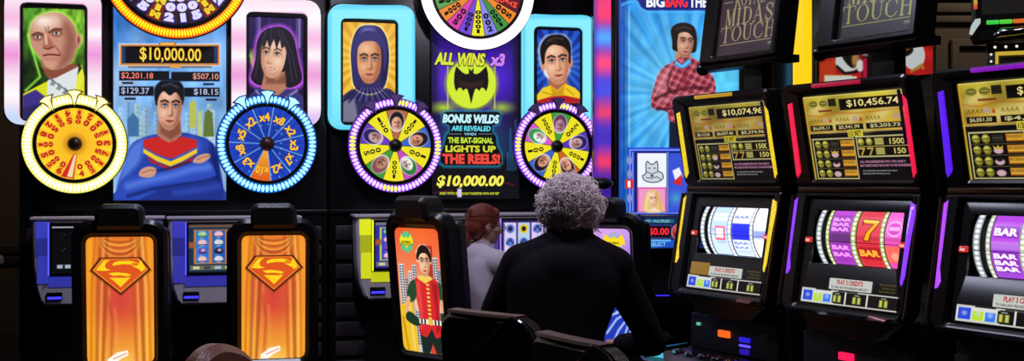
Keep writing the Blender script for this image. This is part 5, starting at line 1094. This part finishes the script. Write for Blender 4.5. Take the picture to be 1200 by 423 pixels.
def red_pic():
    p = Pic(0, 0, 80, 150, 2.4); p.all(vgrad(0, '#f0582a', 80, '#f8a07a')); p.glow(45, 10, 60, '#ff7a3a', .7)
    for x, w, h, c in ((3, 9, 44, '#d8e4ea'), (13, 6, 60, '#b8a8b0'), (20, 7, 52, '#e4ecf0'), (28, 8, 44, '#c8d0d8'), (37, 7, 58, '#8a7a84'), (58, 9, 20, '#c83a2a'), (66, 9, 34, '#d8d8dc'), (74, 6, 48, '#a8a0a8'), (52, 8, 26, '#d84a34')):
        p.rect(x, h, x+w, 152, c, 1, 1)
        for j in range(30):
            for i in range(2): p.rect(x+1+i*w*.5, h+2+j*3.2, x+w*.5-.4+i*w*.5, h+4+j*3.2, '#2a2630' if c != '#c83a2a' else '#8a1a14', .8, .7)
    p.poly([(0, 96), (24, 84), (30, 150), (0, 150)], '#f2c22a', soft=1.5); p.line([(4, 110), (10, 148)], 3, '#c88a10', soft=4); p.line([(18, 96), (22, 146)], 3, '#ffe27a', soft=4); p.rect(74, 96, 80, 150, '#d8301e', 1, 2)
    burst(p, 21, 17, 14.5, 12, '#58c88a'); winged(p, 21, 17, 12, 8.5, '#ffe81e'); p.line([(10, 20), (32, 20)], 3, '#1a1a10', soft=1, a=.25)
    p.poly([(28, 62), (36, 57), (60, 57), (74, 62), (80, 72), (76, 100), (30, 100), (24, 76)], '#f4c8a8', soft=1.4)
    p.poly([(36, 150), (34, 124), (56, 118), (76, 124), (76, 150), (62, 150), (56, 138), (50, 150)], '#1c2a24', soft=1.2)
    p.poly([(30, 62), (40, 59), (50, 64), (60, 59), (72, 62), (75, 80), (72, 104), (76, 124), (62, 131), (56, 120), (46, 131), (32, 125), (36, 106), (32, 86)], '#d8282e', soft=1.2, sm=2)
    p.poly([(32, 66), (40, 62), (42, 100), (38, 122), (33, 120), (37, 104)], '#ff6a5a', soft=4, a=.5); p.poly([(62, 64), (72, 66), (70, 100), (72, 122), (64, 124), (66, 100)], '#8a1018', soft=4, a=.6)
    p.poly([(30, 62), (20, 68), (14, 82), (18, 90), (30, 86), (33, 72)], '#1f4a2c', soft=1.3, sm=3); p.line([(17, 86), (12, 100), (20, 110)], 6.5, '#e8b08a', soft=1.4); p.poly([(11, 104), (20, 102), (36, 112), (34, 118), (24, 118), (10, 112)], '#173a24', soft=1.3, sm=3)
    p.poly([(73, 62), (79, 66), (80, 84), (75, 86)], '#1f4a2c', soft=1.3); p.line([(77, 86), (77, 104)], 4.5, '#e8b08a', soft=1.3); p.rect(74, 100, 80, 114, '#173a24', 1, 1.5)
    for k in range(9): p.rect(51.5, 66+k*5, 57, 68.4+k*5, '#f4d45a', 1, .8)
    p.rect(34, 109, 74, 115, '#f0ece4', 1, .8)
    for x in (37, 43, 62, 68): p.rect(x, 109, x+3, 115, '#16140f', 1, .7)
    p.ell(55, 112, 4.4, 4, '#e8c03a', soft=1); p.rect(44, 52, 58, 62, '#c88a68', 1, 1.5); p.poly([(36, 60), (50, 66), (64, 60), (56, 56), (44, 56)], '#f4d45a', soft=1)
    p.poly([(38, 40), (37, 28), (44, 20), (54, 19), (63, 25), (64, 42)], '#fff4e8', soft=2); p.poly([(39, 38), (39, 28), (45, 21), (54, 20), (62, 26), (63, 40)], '#1c120e', soft=1, sm=3)
    face(p, 51.2, 41, 10.5, 16, '#f0bc94', '#b8744e', '#ffe0c4', .2, 0, '#1c120c', '#b8483a'); p.poly([(40, 36), (41, 26), (52, 22), (62, 28), (62, 36), (56, 30), (46, 30)], '#1c120e', soft=1, sm=3); return p
def violet_pic():
    p = Pic(0, 0, 80, 150, 2.2); p.all(vgrad(0, '#c89af0', 70, '#8a5ae0')); p.glow(50, 10, 50, '#f0c0f4', .7)
    for x, w, h, c in ((44, 7, 46, '#5a3ac8'), (52, 9, 30, '#6a48d8'), (62, 8, 40, '#4a2ab0'), (71, 9, 34, '#7a5ae0'), (2, 9, 40, '#4a30a8')):
        p.rect(x, h, x+w, 152, c, 1, 1)
        for j in range(20): p.rect(x+1.5, h+3+j*5, x+w-1.5, h+5+j*5, '#d8c8ff', .5, .8)
    burst(p, 58, 17, 14, 12, '#a8b0d8', .8); winged(p, 58, 17, 15, 10, '#ffe01e')
    p.poly([(8, 80), (14, 30), (22, 22), (32, 30), (40, 80), (44, 150), (6, 150)], '#2a3a9a', soft=1.6, sm=3); p.line([(22, 26), (16, 80), (14, 148)], 4, '#8aa8f0', soft=4)
    p.poly([(30, 92), (46, 86), (74, 80), (80, 104), (78, 150), (30, 150)], '#2438b8', soft=1.5, sm=2)
    for q in ([(40, 100), (56, 92), (70, 88)], [(38, 114), (54, 106), (70, 100)], [(44, 130), (58, 112), (68, 106)], [(50, 146), (60, 126), (70, 114)], [(62, 148), (70, 128), (76, 112)], [(70, 148), (77, 126)], [(58, 104), (76, 90)]): p.line(q, 2.4, '#b8dcff', soft=2.2)
    p.rect(36, 84, 41, 108, '#f4c81e', 1, 1.2); p.poly([(46, 92), (54, 84), (58, 92)], '#d87ab0', soft=2); return p
PAD = mat('black_leather', (.07, .06, .07), .38, 0, .25, 160, .2)
def lit_chair(label, fr, lift, pic, side=True):
    t = thing('casino_chair', label, 'chair', fr, (0, .18, 0), 'casino chairs with glowing picture backs')
    L = lambda x, y, z: (lambda q: (q[0]*.94, q[1], q[2]+lift))(lean(x, y, z))
    O, I = rr(-.255, .44, .255, 1.246, (.06, .06, .105, .105), 8), rr(-.178, .49, .178, 1.157, .035, 8)
    part('back_shell', MB().ringp(O, I, .02, -.072, .022).map(L), BLACK, t)
    part('back_pad', MB().prism(rr(-.235, .46, .235, 1.225, .09, 8), -.045, .07, bev=.03).map(L), PAD, t)
    for q in (-1, 1): part('side_bolster', MB().prism(rr(*sorted((q*.185, q*.262))[:1], .56, sorted((q*.185, q*.262))[1], 1.20, .036, 6), -.0, .10, bev=.03).map(L), PAD, t)
    part('headrest', MB().prism(rr(-.128, 1.195, .128, 1.328, (.02, .02, .05, .05), 8), -.10, .06, bev=.022).map(L), PAD, t)
    b0 = pic.b; f = in_rr(b0[0], b0[1], b0[2], b0[3], (b0[2]-b0[0])*.09); pic.clip = f
    lp = pic.mesh('lit_picture', t, lambda X, Y: ((-.178+(X-b0[0])/(b0[2]-b0[0])*.356)*.94, -.056-((1.157-(Y-b0[1])/(b0[3]-b0[1])*.667)-.5)*TAN6, 1.157-(Y-b0[1])/(b0[3]-b0[1])*.667+lift))
    part('seat', MB().prism(rr(-.24, .04, .24, .52, .07), .42+lift, .53+lift, 'z', bev=.03), PAD, t)
    part('pedestal', MB().lathe([(.05, .03), (.035, .08), (.035, .36+lift), (.10, .425+lift)], (0, .26, 0), 'z', 20), CHROME, t)
    part('foot_plate', MB().lathe([(.27, 0), (.27, .015), (.22, .03), (.05, .04)], (0, .26, 0), 'z', 32), DARK, t)
    return t, lp, L
c1, lp, L1 = lit_chair('black chair with glowing orange cape back and diamond emblem, the left of the pair', Fr(-2.064, 6.10, 13), 0, cape_pic())
fc2 = Fr((317-600)/F*6.2, 6.27, 13); clone(c1, fc2, (0, .18, 0), 'black chair with glowing orange cape back and diamond emblem, the right of the pair', c1['group'])
F3 = Fr(-.428, 6.2, -42)
c3, lp3, L3 = lit_chair('black chair with glowing red picture back of a standing man, under the seated woman', F3, .04, red_pic())
b = MB(); put(b, 'BATMAN', (-.178+.356*13/80, 1.157-.667*18.6/150, -.178+.356*29/80, 1.157-.667*15.4/150), -.0585, .03, fn=L3); part('lettering', b, mat('black_ink', (.02, .02, .02), .6), lp3, smooth=0)
F4 = Fr(.535, 6.42, -24)
c4, lp4, L4 = lit_chair('black chair with glowing violet picture back, mostly hidden by the grey-haired man', F4, .03, violet_pic())
b = MB(); put(b, 'BATMAN', (-.178+.356*51/80, 1.157-.667*19/150, -.178+.356*65/80, 1.157-.667*16/150), -.0585, .03, fn=L4); part('lettering', b, mat('black_ink', (.02, .02, .02), .6), lp4, smooth=0)

# low-backed padded chairs in the foreground
BURG = mat('dark_burgundy_leather', (.085, .035, .05), .32, 0, .3, 140, .2)
TANV = mat('tan_leather_top', (.40, .29, .25), .4, 0, .2, 120, .15)
LACQ = mat('lacquer_purple_sheen', (.22, .16, .22), .12, .3, .1, 30, 0, .5)  # purplish reflection of the screens put into the lacquer colour
def low_chair(label, fr):
    t = thing('padded_chair', label, 'chair', fr, (0, .24, 0), 'low-backed padded chairs')
    def curve(x, y, z): return (x, y-.10*(z-.6)+.35*x*x, z)
    O = rr(-.25, .56, .25, .955, (.05, .05, .10, .10), 8)
    part('backrest', MB().prism(O, -.045, .045, bev=.022).map(curve), BURG, t)
    pth = [(x, -.042, z) for x, z in rr(-.247, .56, .247, .952, (.05, .05, .10, .10), 8)][9:27]
    pth = [(.247, -.042, .62)]+[p for p in pth if p[2] > .7]+[(-.247, -.042, .62)]
    n = len(pth); fine = []
    for i in range(n-1):
        for q in range(6): fine.append(tuple(np.array(pth[i])*(1-q/6)+np.array(pth[i+1])*q/6))
    part('edge_piping', MB().tube(fine+[pth[-1]], .008, 8).map(curve), LACQ, t)
    b = MB(); n = 16; xs = np.linspace(-.19, .17, n); top = lambda x: .9565
    V = []
    for x in xs:
        e = .9+.1*math.cos((x/.2)*1.2); V += [(x, -.036, top(x)-.006), (x, -.030, top(x)+.004), (x, .02, top(x)+.006), (x, .034, top(x)-.008)]
    Fc = [(i*4+j, i*4+j+1, (i+1)*4+j+1, (i+1)*4+j) for i in range(n-1) for j in range(3)]+[(0, 3, 2, 1), ((n-1)*4, (n-1)*4+1, (n-1)*4+2, (n-1)*4+3)]+[(i*4+3, i*4, (i+1)*4, (i+1)*4+3) for i in range(n-1)]
    part('top_strip', b.add(V, Fc).map(curve), TANV, t, 'tan strip along the top edge')
    part('seat', MB().prism(rr(-.24, .03, .24, .50, .08), .46, .585, 'z', bev=.04), BURG, t)
    part('post', MB().lathe([(.05, .02), (.03, .06), (.03, .42), (.12, .47)], (0, .25, 0), 'z', 18), CHROME, t)
    part('foot_plate', MB().lathe([(.25, 0), (.25, .012), (.05, .03)], (0, .25, 0), 'z', 32), DARK, t)
    return t
FA, FBc, FCc = Fr(-.07, 4.3, -43), Fr(.221, 3.6, -59), Fr(-.885, 3.47, 77)
l1_ = low_chair('dark padded chair under the grey-haired man, tan strip along its back', FA)
clone(l1_, FBc, (0, .24, 0), 'dark padded chair nearest the camera, to the right of the occupied padded chair', l1_['group'])
def tan_chair():
    t = thing('padded_chair', 'padded chair with rounded tan back, only its top showing below the cape-backed chairs', 'chair', FCc, (0, .24, 0), 'low-backed padded chairs')
    O = smooth_pts([(-.25, .58), (-.25, .80), (-.17, .93), (-.02, .962), (.17, .90), (.25, .80), (.25, .58), (0, .56)], 6)
    part('backrest', MB().prism([tuple(q) for q in O], -.038, .038, bev=.024), mat('orange_tan_leather', (.55, .34, .24), .35, 0, .2, 120, .15), t)
    part('seat', MB().prism(rr(-.24, .05, .24, .50, .08), .46, .585, 'z', bev=.04), BURG, t)
    part('post', MB().lathe([(.05, .02), (.03, .06), (.03, .42), (.12, .47)], (0, .25, 0), 'z', 18), CHROME, t)
    part('foot_plate', MB().lathe([(.25, 0), (.25, .012), (.05, .03)], (0, .25, 0), 'z', 32), DARK, t)
tan_chair()

# grey ledge at the far left edge
fl = Fr(-2.83, 5.9, 0)
t = thing('drinks_ledge', 'grey rounded ledge on a dark post at the far left edge', 'ledge', fl, (-.15, .2, 0))
part('ledge_top', MB().prism(rr(-.40, 0, .06, .42, .05), .985, 1.045, 'z', bev=.015), mat('grey_laminate', (.36, .33, .31), .45), t)
part('ledge_post', MB().box(-.34, -.02, .06, .36, 0, .986, .02), BLACKM, t)

# ------------------------------------------------------------------ people
SKIN = mat('skin', (.72, .52, .44), .55, 0, .08, 40)
def frame3(f, up=(0, 0, 1)):
    f = Vector(f).normalized(); r = f.cross(Vector(up)).normalized(); u = r.cross(f); return f, r, u
def head(b, c, f, s=1.):
    f, r, u = frame3(f); c = Vector(c); P = lambda a, q, w: c+(r*a+f*q+u*w)*s; M3 = Matrix((r, f, u)).transposed()
    b.ball(P(0, -.008, .022), (.074*s, .094*s, .088*s), 20, 14, M3); b.ball(P(0, .022, -.035), (.060*s, .066*s, .078*s), 18, 12, M3)
    b.ball(P(0, .062, -.088), (.030*s, .026*s, .022*s), 12, 8, M3); b.ball(P(0, .078, .012), (.052*s, .016*s, .014*s), 12, 8, M3)
    b.cone(P(0, .088, .0), P(0, .106, -.034), .009*s, .014*s); b.ball(P(0, .083, -.064), (.024*s, .010*s, .008*s), 10, 8, M3); b.ball(P(0, .080, -.074), (.020*s, .010*s, .007*s), 10, 8, M3)
    for q in (-1, 1): b.ball(P(q*.076, -.008, -.012), (.010*s, .022*s, .033*s), 10, 8, M3); b.ball(P(q*.042, .066, -.030), (.020*s, .018*s, .018*s), 10, 8, M3)
def eyes(t, c, f, s=1., col=(.10, .08, .07)):
    f, r, u = frame3(f); c = Vector(c)
    for q in (-1, 1):
        e = c+(r*q*.031+f*.078+u*(-.006))*s
        part('eye', MB().ball(e, .0115*s, 14, 10), mat('eye_white', (.85, .83, .80), .2), t, smooth=180)
        part('iris', MB().ball(e+f*.0075*s, .0062*s, 10, 8), mat('iris_dark', col, .15), t, smooth=180)
def hand(b, w, d, n, side, s=1., curl=.5):
    """w wrist, d direction of the fingers, n back-of-hand normal, side +1/-1 for the thumb side"""
    d = Vector(d).normalized(); n = Vector(n); n = (n-d*n.dot(d)).normalized(); r = d.cross(n)*side; w = Vector(w)
    for k in range(4):
        b.cone(w+r*(.024-.016*k)*s, w+d*.078*s+r*(.033-.022*k)*s, .015*s, .011*s, 10)
    for k, L in enumerate((.070, .079, .073, .057)):
        p = w+d*.082*s+r*(.033-.022*k)*s; q = d.copy(); 
        for j, fr_ in enumerate((.45, .32, .23)):
            a = curl*(.5+.5*j); q2 = (d*math.cos(a*(j+.6))-n*math.sin(a*(j+.6))).normalized(); e = p+q2*L*fr_*s
            b.cone(p, e, (.0092-.0008*j)*s, (.0084-.0008*j)*s, 8); p = e
    p = w+d*.022*s+r*.028*s; q = (d*.72+r*.66-n*.25).normalized(); e = p+q*.042*s; b.cone(p, e, .0115*s, .0100*s, 8); b.cone(e, e+(d*.92+r*.25-n*.3).normalized()*.032*s, .0098*s, .0080*s, 8)
# the man
man = thing('person', 'grey-haired person in a black coat seen from behind, leaning towards the violet screen', 'person', W0, (.2, 4.66, 0))
hc, hf = (.245, 4.86, 1.325), (.05, .96, -.26)
SHL, SHR, ELL, ELR, WRL, WRR = (.045, 4.77, 1.10), (.42, 4.77, 1.09), (-.055, 4.80, .90), (.592, 4.82, .77), (-.035, 5.02, .945), (.47, 5.04, .735)
HP = [(.12, 4.66, .69), (.28, 4.66, .69)]; KN = [(.08, 5.06, .66), (.35, 5.06, .66)]; AN = [(.07, 5.02, .12), (.36, 5.02, .12)]
b = MB(); head(b, hc, hf)
b.chain([(.24, 4.80, 1.18), (.243, 4.83, 1.25)], [.058, .054]); b.chain([(.2, 4.68, .80), (.205, 4.70, .90), (.22, 4.77, 1.04)], [.10, .10, .09]); b.chain([SHL, (.22, 4.78, 1.11), SHR], [.05, .06, .05])
b.chain([SHL, ELL, WRL], [.05, .042, .028]); b.chain([SHR, ELR, WRR], [.05, .042, .028])
for h, k, a in zip(HP, KN, AN): b.chain([h, k, a], [.075, .055, .036])
hand(b, WRL, (.12, .98, .05), (0, .1, 1), 1, 1.05, .45); hand(b, WRR, (-.1, .98, .0), (0, .1, 1), -1, 1.05, .45)
fused('body', b, SKIN, man, .0075, 3); eyes(man, hc, hf)
COAT = mat('black_wool_coat', (.085, .075, .10), .9, 0, .5, 220, .35); COAT.node_tree.nodes['Principled BSDF'].inputs['Specular IOR Level'].default_value = .08
b = MB()
for q in (-.06, 0, .055): b.chain([(.18+q, 4.67, .755), (.18+q, 4.68, .84), (.215+q*1.6, 4.73, 1.02), (.225+q*1.6, 4.77, 1.10)], [.145, .140, .146, .105])
b.chain([SHL, (.235, 4.79, 1.16), SHR], [.090, .10, .090]); b.chain([(.235, 4.79, 1.14), (.243, 4.82, 1.225)], [.10, .080])
b.chain([SHL, ELL, (-.045, 4.95, .93)], [.094, .080, .058]); b.chain([SHR, ELR, (.482, 5.0, .74)], [.082, .058, .048])
for q in (SHL, SHR): b.cone((.24, 4.80, 1.20), (q[0]*.8+.048, q[1], q[2]+.01), .078, .088)
b.ball((.225, 4.70, 1.06), (.20, .11, .13), 20, 14)
coat = fused('coat', b, COAT, man, .012, 6)
b = MB(); b.tube([(.243+.082*math.cos(a), 4.822+.075*math.sin(a), 1.232-.012*math.sin(a)) for a in np.linspace(0, 2*math.pi, 29)[:-1]], .016, 10, True); part('coat_collar', b, COAT, coat, smooth=180)
b = MB()
for h, k, a in zip(HP, KN, AN): b.chain([h, k, (a[0], a[1], a[2]+.02)], [.098, .076, .062])
fused('trousers', b, mat('dark_trousers', (.02, .02, .025), .8, 0, .3, 150), man, .012, 4)
for a in AN:
    b = MB(); b.ball((a[0], a[1]+.05, .048), (.048, .135, .047), 18, 12); b.cone((a[0], a[1], .05), (a[0], a[1], .12), .046, .05); part('shoe', b, mat('black_shoe', (.02, .018, .018), .35), man, smooth=180)
def hairdo(name, t, c, r, n, L, m, seed, wild, zmin, fdir):
    """a mass of short wavy locks growing out of a cap"""
    rs = np.random.RandomState(seed); c = Vector(c); b = MB(); f, rt, u = frame3(fdir)
    for i in range(n):
        th = rs.rand()*2*math.pi; w = rs.uniform(zmin, 1); q = Vector((math.cos(th)*math.sqrt(1-w*w), math.sin(th)*math.sqrt(1-w*w), w))
        if q.y > .5 and q.z < .3: continue
        p = c+rt*q.x*r[0]+f*q.y*r[1]+u*q.z*r[2]; out = (rt*q.x+f*q.y+u*q.z).normalized()
        tg = Vector(rs.normal(0, 1, 3)); tg = (tg-out*tg.dot(out)).normalized(); dr = (out*wild+tg*.7+Vector((0, 0, -.3))).normalized()
        l = L*rs.uniform(.6, 1.3); path = []; w0 = rs.uniform(.0011, .0022); ax = Vector(rs.normal(0, 1, 3)).normalized(); st = rs.uniform(.25, .75)*rs.choice([-1, 1]); K = 8
        for k in range(K):
            path.append(p); p = p+dr*l/(K-1); dr = Matrix.Rotation(st, 3, ax)@dr
            e = p-c; h = math.sqrt((e.dot(rt)/r[0])**2+(e.dot(f)/r[1])**2+(e.dot(u)/r[2])**2)
            if h < 1.02: p = c+e*(1.02/h)
            if h > 1.42: dr = (dr-out*.7+Vector((0, 0, -.2))).normalized()
        b.tube(path, [w0*v for v in (.9, 1, 1.1, 1.1, 1, .85, .6, .25)], 3)
    return part(name, b, m, t, smooth=180)
GREY = mat('grey_hair', (.92, .86, .87), .5, 0, .2, 60)
f_, r_, u_ = frame3(hf); hcv = Vector(hc)
b = MB(); b.ball(hcv-f_*.016+u_*.026, (.088, .102, .094), 24, 16, Matrix((r_, f_, u_)).transposed()); b.ball(hcv-f_*.05-u_*.03, (.080, .066, .075), 20, 12, Matrix((r_, f_, u_)).transposed())
hr = part('hair', b, GREY, man, 'fluffy grey hair', 180)
o_ = hairdo('hair_locks', man, hcv-f_*.02+u_*.018, (.090, .100, .088), 6000, .105, GREY, 4, .85, -.85, hf)
# the woman
wom = thing('person', 'auburn-haired person in glasses and a pale top, seated on the red-backed chair', 'person', W0, (-.22, 6.42, 0))
hc, hf = (-.152, 6.41, 1.205), (.90, .42, -.10)
bd = Vector((.68, .73, 0)); br = Vector((.73, -.68, 0)); cc = Vector((-.20, 6.40, 0))
V3 = lambda a, q, z: tuple(cc+br*a+bd*q+Vector((0, 0, z)))
SHL, SHR, ELL, ELR, WRL, WRR = V3(-.165, 0, 1.0), V3(.165, 0, 1.0), V3(-.20, .12, .79), V3(.19, .10, .79), V3(-.14, .36, .84), V3(.13, .34, .84)
HP = [V3(-.085, -.02, .685), V3(.085, -.02, .685)]; KN = [V3(-.09, .40, .665), V3(.09, .40, .665)]; AN = [V3(-.09, .42, .12), V3(.09, .42, .12)]
b = MB(); head(b, hc, hf, .95); b.chain([V3(0, .0, 1.02), (-.165, 6.405, 1.12)], [.048, .045]); b.chain([V3(0, -.02, .70), V3(0, -.01, .84), V3(0, 0, .96)], [.09, .085, .08]); b.chain([SHL, V3(0, 0, 1.01), SHR], [.038, .05, .038])
b.chain([SHL, ELL, WRL], [.040, .033, .023]); b.chain([SHR, ELR, WRR], [.040, .033, .023])
for h, k, a in zip(HP, KN, AN): b.chain([h, k, a], [.075, .052, .034])
hand(b, WRL, bd, (0, 0, 1), 1, .95, .45); hand(b, WRR, bd, (0, 0, 1), -1, .95, .45)
fused('body', b, SKIN, wom, .0075, 3); eyes(wom, hc, hf, .95)
TOP = mat('pale_grey_knit', (.74, .69, .75), .85, 0, .12, 200, .25)
b = MB()
for q in (-.06, 0, .06): b.chain([V3(q, -.02, .70), V3(q*1.1, -.015, .84), V3(q*1.3, 0, .96)], [.125, .120, .108])
b.chain([SHL, V3(0, -.01, 1.035), SHR], [.068, .078, .068]); b.chain([SHL, ELL, V3(-.15, .32, .835)], [.076, .060, .042]); b.chain([SHR, ELR, V3(.14, .30, .835)], [.076, .060, .042]); b.chain([V3(0, -.01, 1.03), (-.172, 6.40, 1.085)], [.065, .058])
fused('top', b, TOP, wom, .011, 5)
b = MB()
for h, k, a in zip(HP, KN, AN): b.chain([h, k, (a[0], a[1], a[2]+.02)], [.098, .074, .055])
fused('trousers', b, mat('dark_jeans', (.03, .035, .06), .8, 0, .3, 150), wom, .012, 4)
for a in AN:
    b = MB(); p0 = Vector((a[0], a[1], .045)); b.ball(p0+bd*.05, (.044, .12, .044), 16, 10, Matrix((br, bd, Vector((0, 0, 1)))).transposed()); b.cone((a[0], a[1], .05), (a[0], a[1], .12), .04, .044); part('shoe', b, mat('black_shoe', (.02, .018, .018), .35), wom, smooth=180)
f_, r_, u_ = frame3(hf); hcv = Vector(hc); AUB = mat('auburn_hair', (.44, .18, .13), .42, 0, .4, 50); M3 = Matrix((r_, f_, u_)).transposed()
b = MB(); b.ball(hcv-f_*.02+u_*.026, (.082, .096, .088), 24, 16, M3); b.ball(hcv-f_*.055-u_*.015, (.072, .062, .078), 20, 12, M3); b.ball(hcv+f_*.035+u_*.066, (.062, .045, .036), 16, 10, M3)
b.chain([hcv-f_*.085-u_*.05, hcv-f_*.105-u_*.10, hcv-f_*.085-u_*.165], [.030, .028, .010])
hr = fused('hair', b, AUB, wom, .006, 3, 'auburn hair tied in a low ponytail')
b = MB()
for i in range(70):
    a = -1.3+2.6*i/69; w0 = Vector(hcv-f_*.02+u_*.026); P = []
    for k in range(9):
        ph = math.radians(20+k*17); q = w0+r_*(math.sin(a)*.0845*math.sin(ph)*1.0)+u_*(math.cos(a)*.0905*math.sin(ph))+f_*(.0985*math.cos(ph)); P.append(q)
    b.tube(P, .0022, 4)
part('hair_strands', b, AUB, hr, smooth=180)
b = MB()
for q in (-1, 1):
    e = hcv+(r_*q*.033+f_*.102+u_*(-.008)); b.tube([e+(r_*.024*math.cos(w)+u_*.018*math.sin(w)) for w in np.linspace(0, 2*math.pi, 21)[:-1]], .0022, 6, True)
    b.tube([e+r_*q*.024, hcv+r_*q*.080+f_*.06-u_*.002, hcv+r_*q*.082-f_*.01], .0024, 6)
b.tube([hcv+(r_*-.009+f_*.102-u_*.004), hcv+(f_*.106), hcv+(r_*.009+f_*.102-u_*.004)], .002, 6)
part('glasses', b, mat('black_glasses_frame', (.03, .03, .04), .3), wom, smooth=180)
# ------------------------------------------------------------------ light and camera
w = bpy.data.worlds.new('World'); SC.world = w; w.use_nodes = True
w.node_tree.nodes['Background'].inputs[0].default_value = (.5, .5, .7, 1); w.node_tree.nodes['Background'].inputs[1].default_value = .01
def lamp(name, kind, loc, power, color, size=.2, rot=(0, 0, 0), spot=60):
    l = bpy.data.lights.new(name, kind); l.energy = power; l.color = color
    if kind == 'AREA': l.size = size
    elif kind == 'SPOT': l.spot_size = R(spot); l.spot_blend = .6; l.shadow_soft_size = size
    else: l.shadow_soft_size = size
    o = bpy.data.objects.new(name, l); COL.objects.link(o); o.location = loc; o.rotation_euler = [R(a) for a in rot]; return o
lamp('ceiling_downlight', 'AREA', (-1.2, 5.4, 3.6), 40, (.75, .78, 1), .3)  # cool overhead lamp, fixture unseen, strengthened to brighten consoles and woman
lamp('ceiling_downlight', 'AREA', (.5, 4.6, 3.6), 34, (.85, .8, 1), .3)
lamp('ceiling_downlight', 'AREA', (2.0, 3.6, 3.6), 10, (.9, .8, .8), .3)
lamp('ceiling_downlight', 'AREA', (4.1, 9.0, 3.5), 15, (1, .85, .65), .3)  # unseen warm lamp, added to light the beige wall and mouldings
lamp('ceiling_downlight', 'AREA', (-4.0, 8.0, 3.6), 16, (1, .8, .65), .3)  # unseen warm lamp, added to light the wall at far left
cam = bpy.data.cameras.new('Camera'); co = bpy.data.objects.new('Camera', cam); COL.objects.link(co)
cam.sensor_width = 36; cam.lens = F/1200*36; cam.clip_start = .05
co.location = (0, 0, CH); co.rotation_euler = (R(90), 0, 0); SC.camera = co
vs = SC.view_settings; vs.view_transform = 'Standard'; vs.look = 'None'; vs.gamma = 1; vs.exposure = 0; vs.use_curve_mapping = False
SC.cycles.use_denoising = True
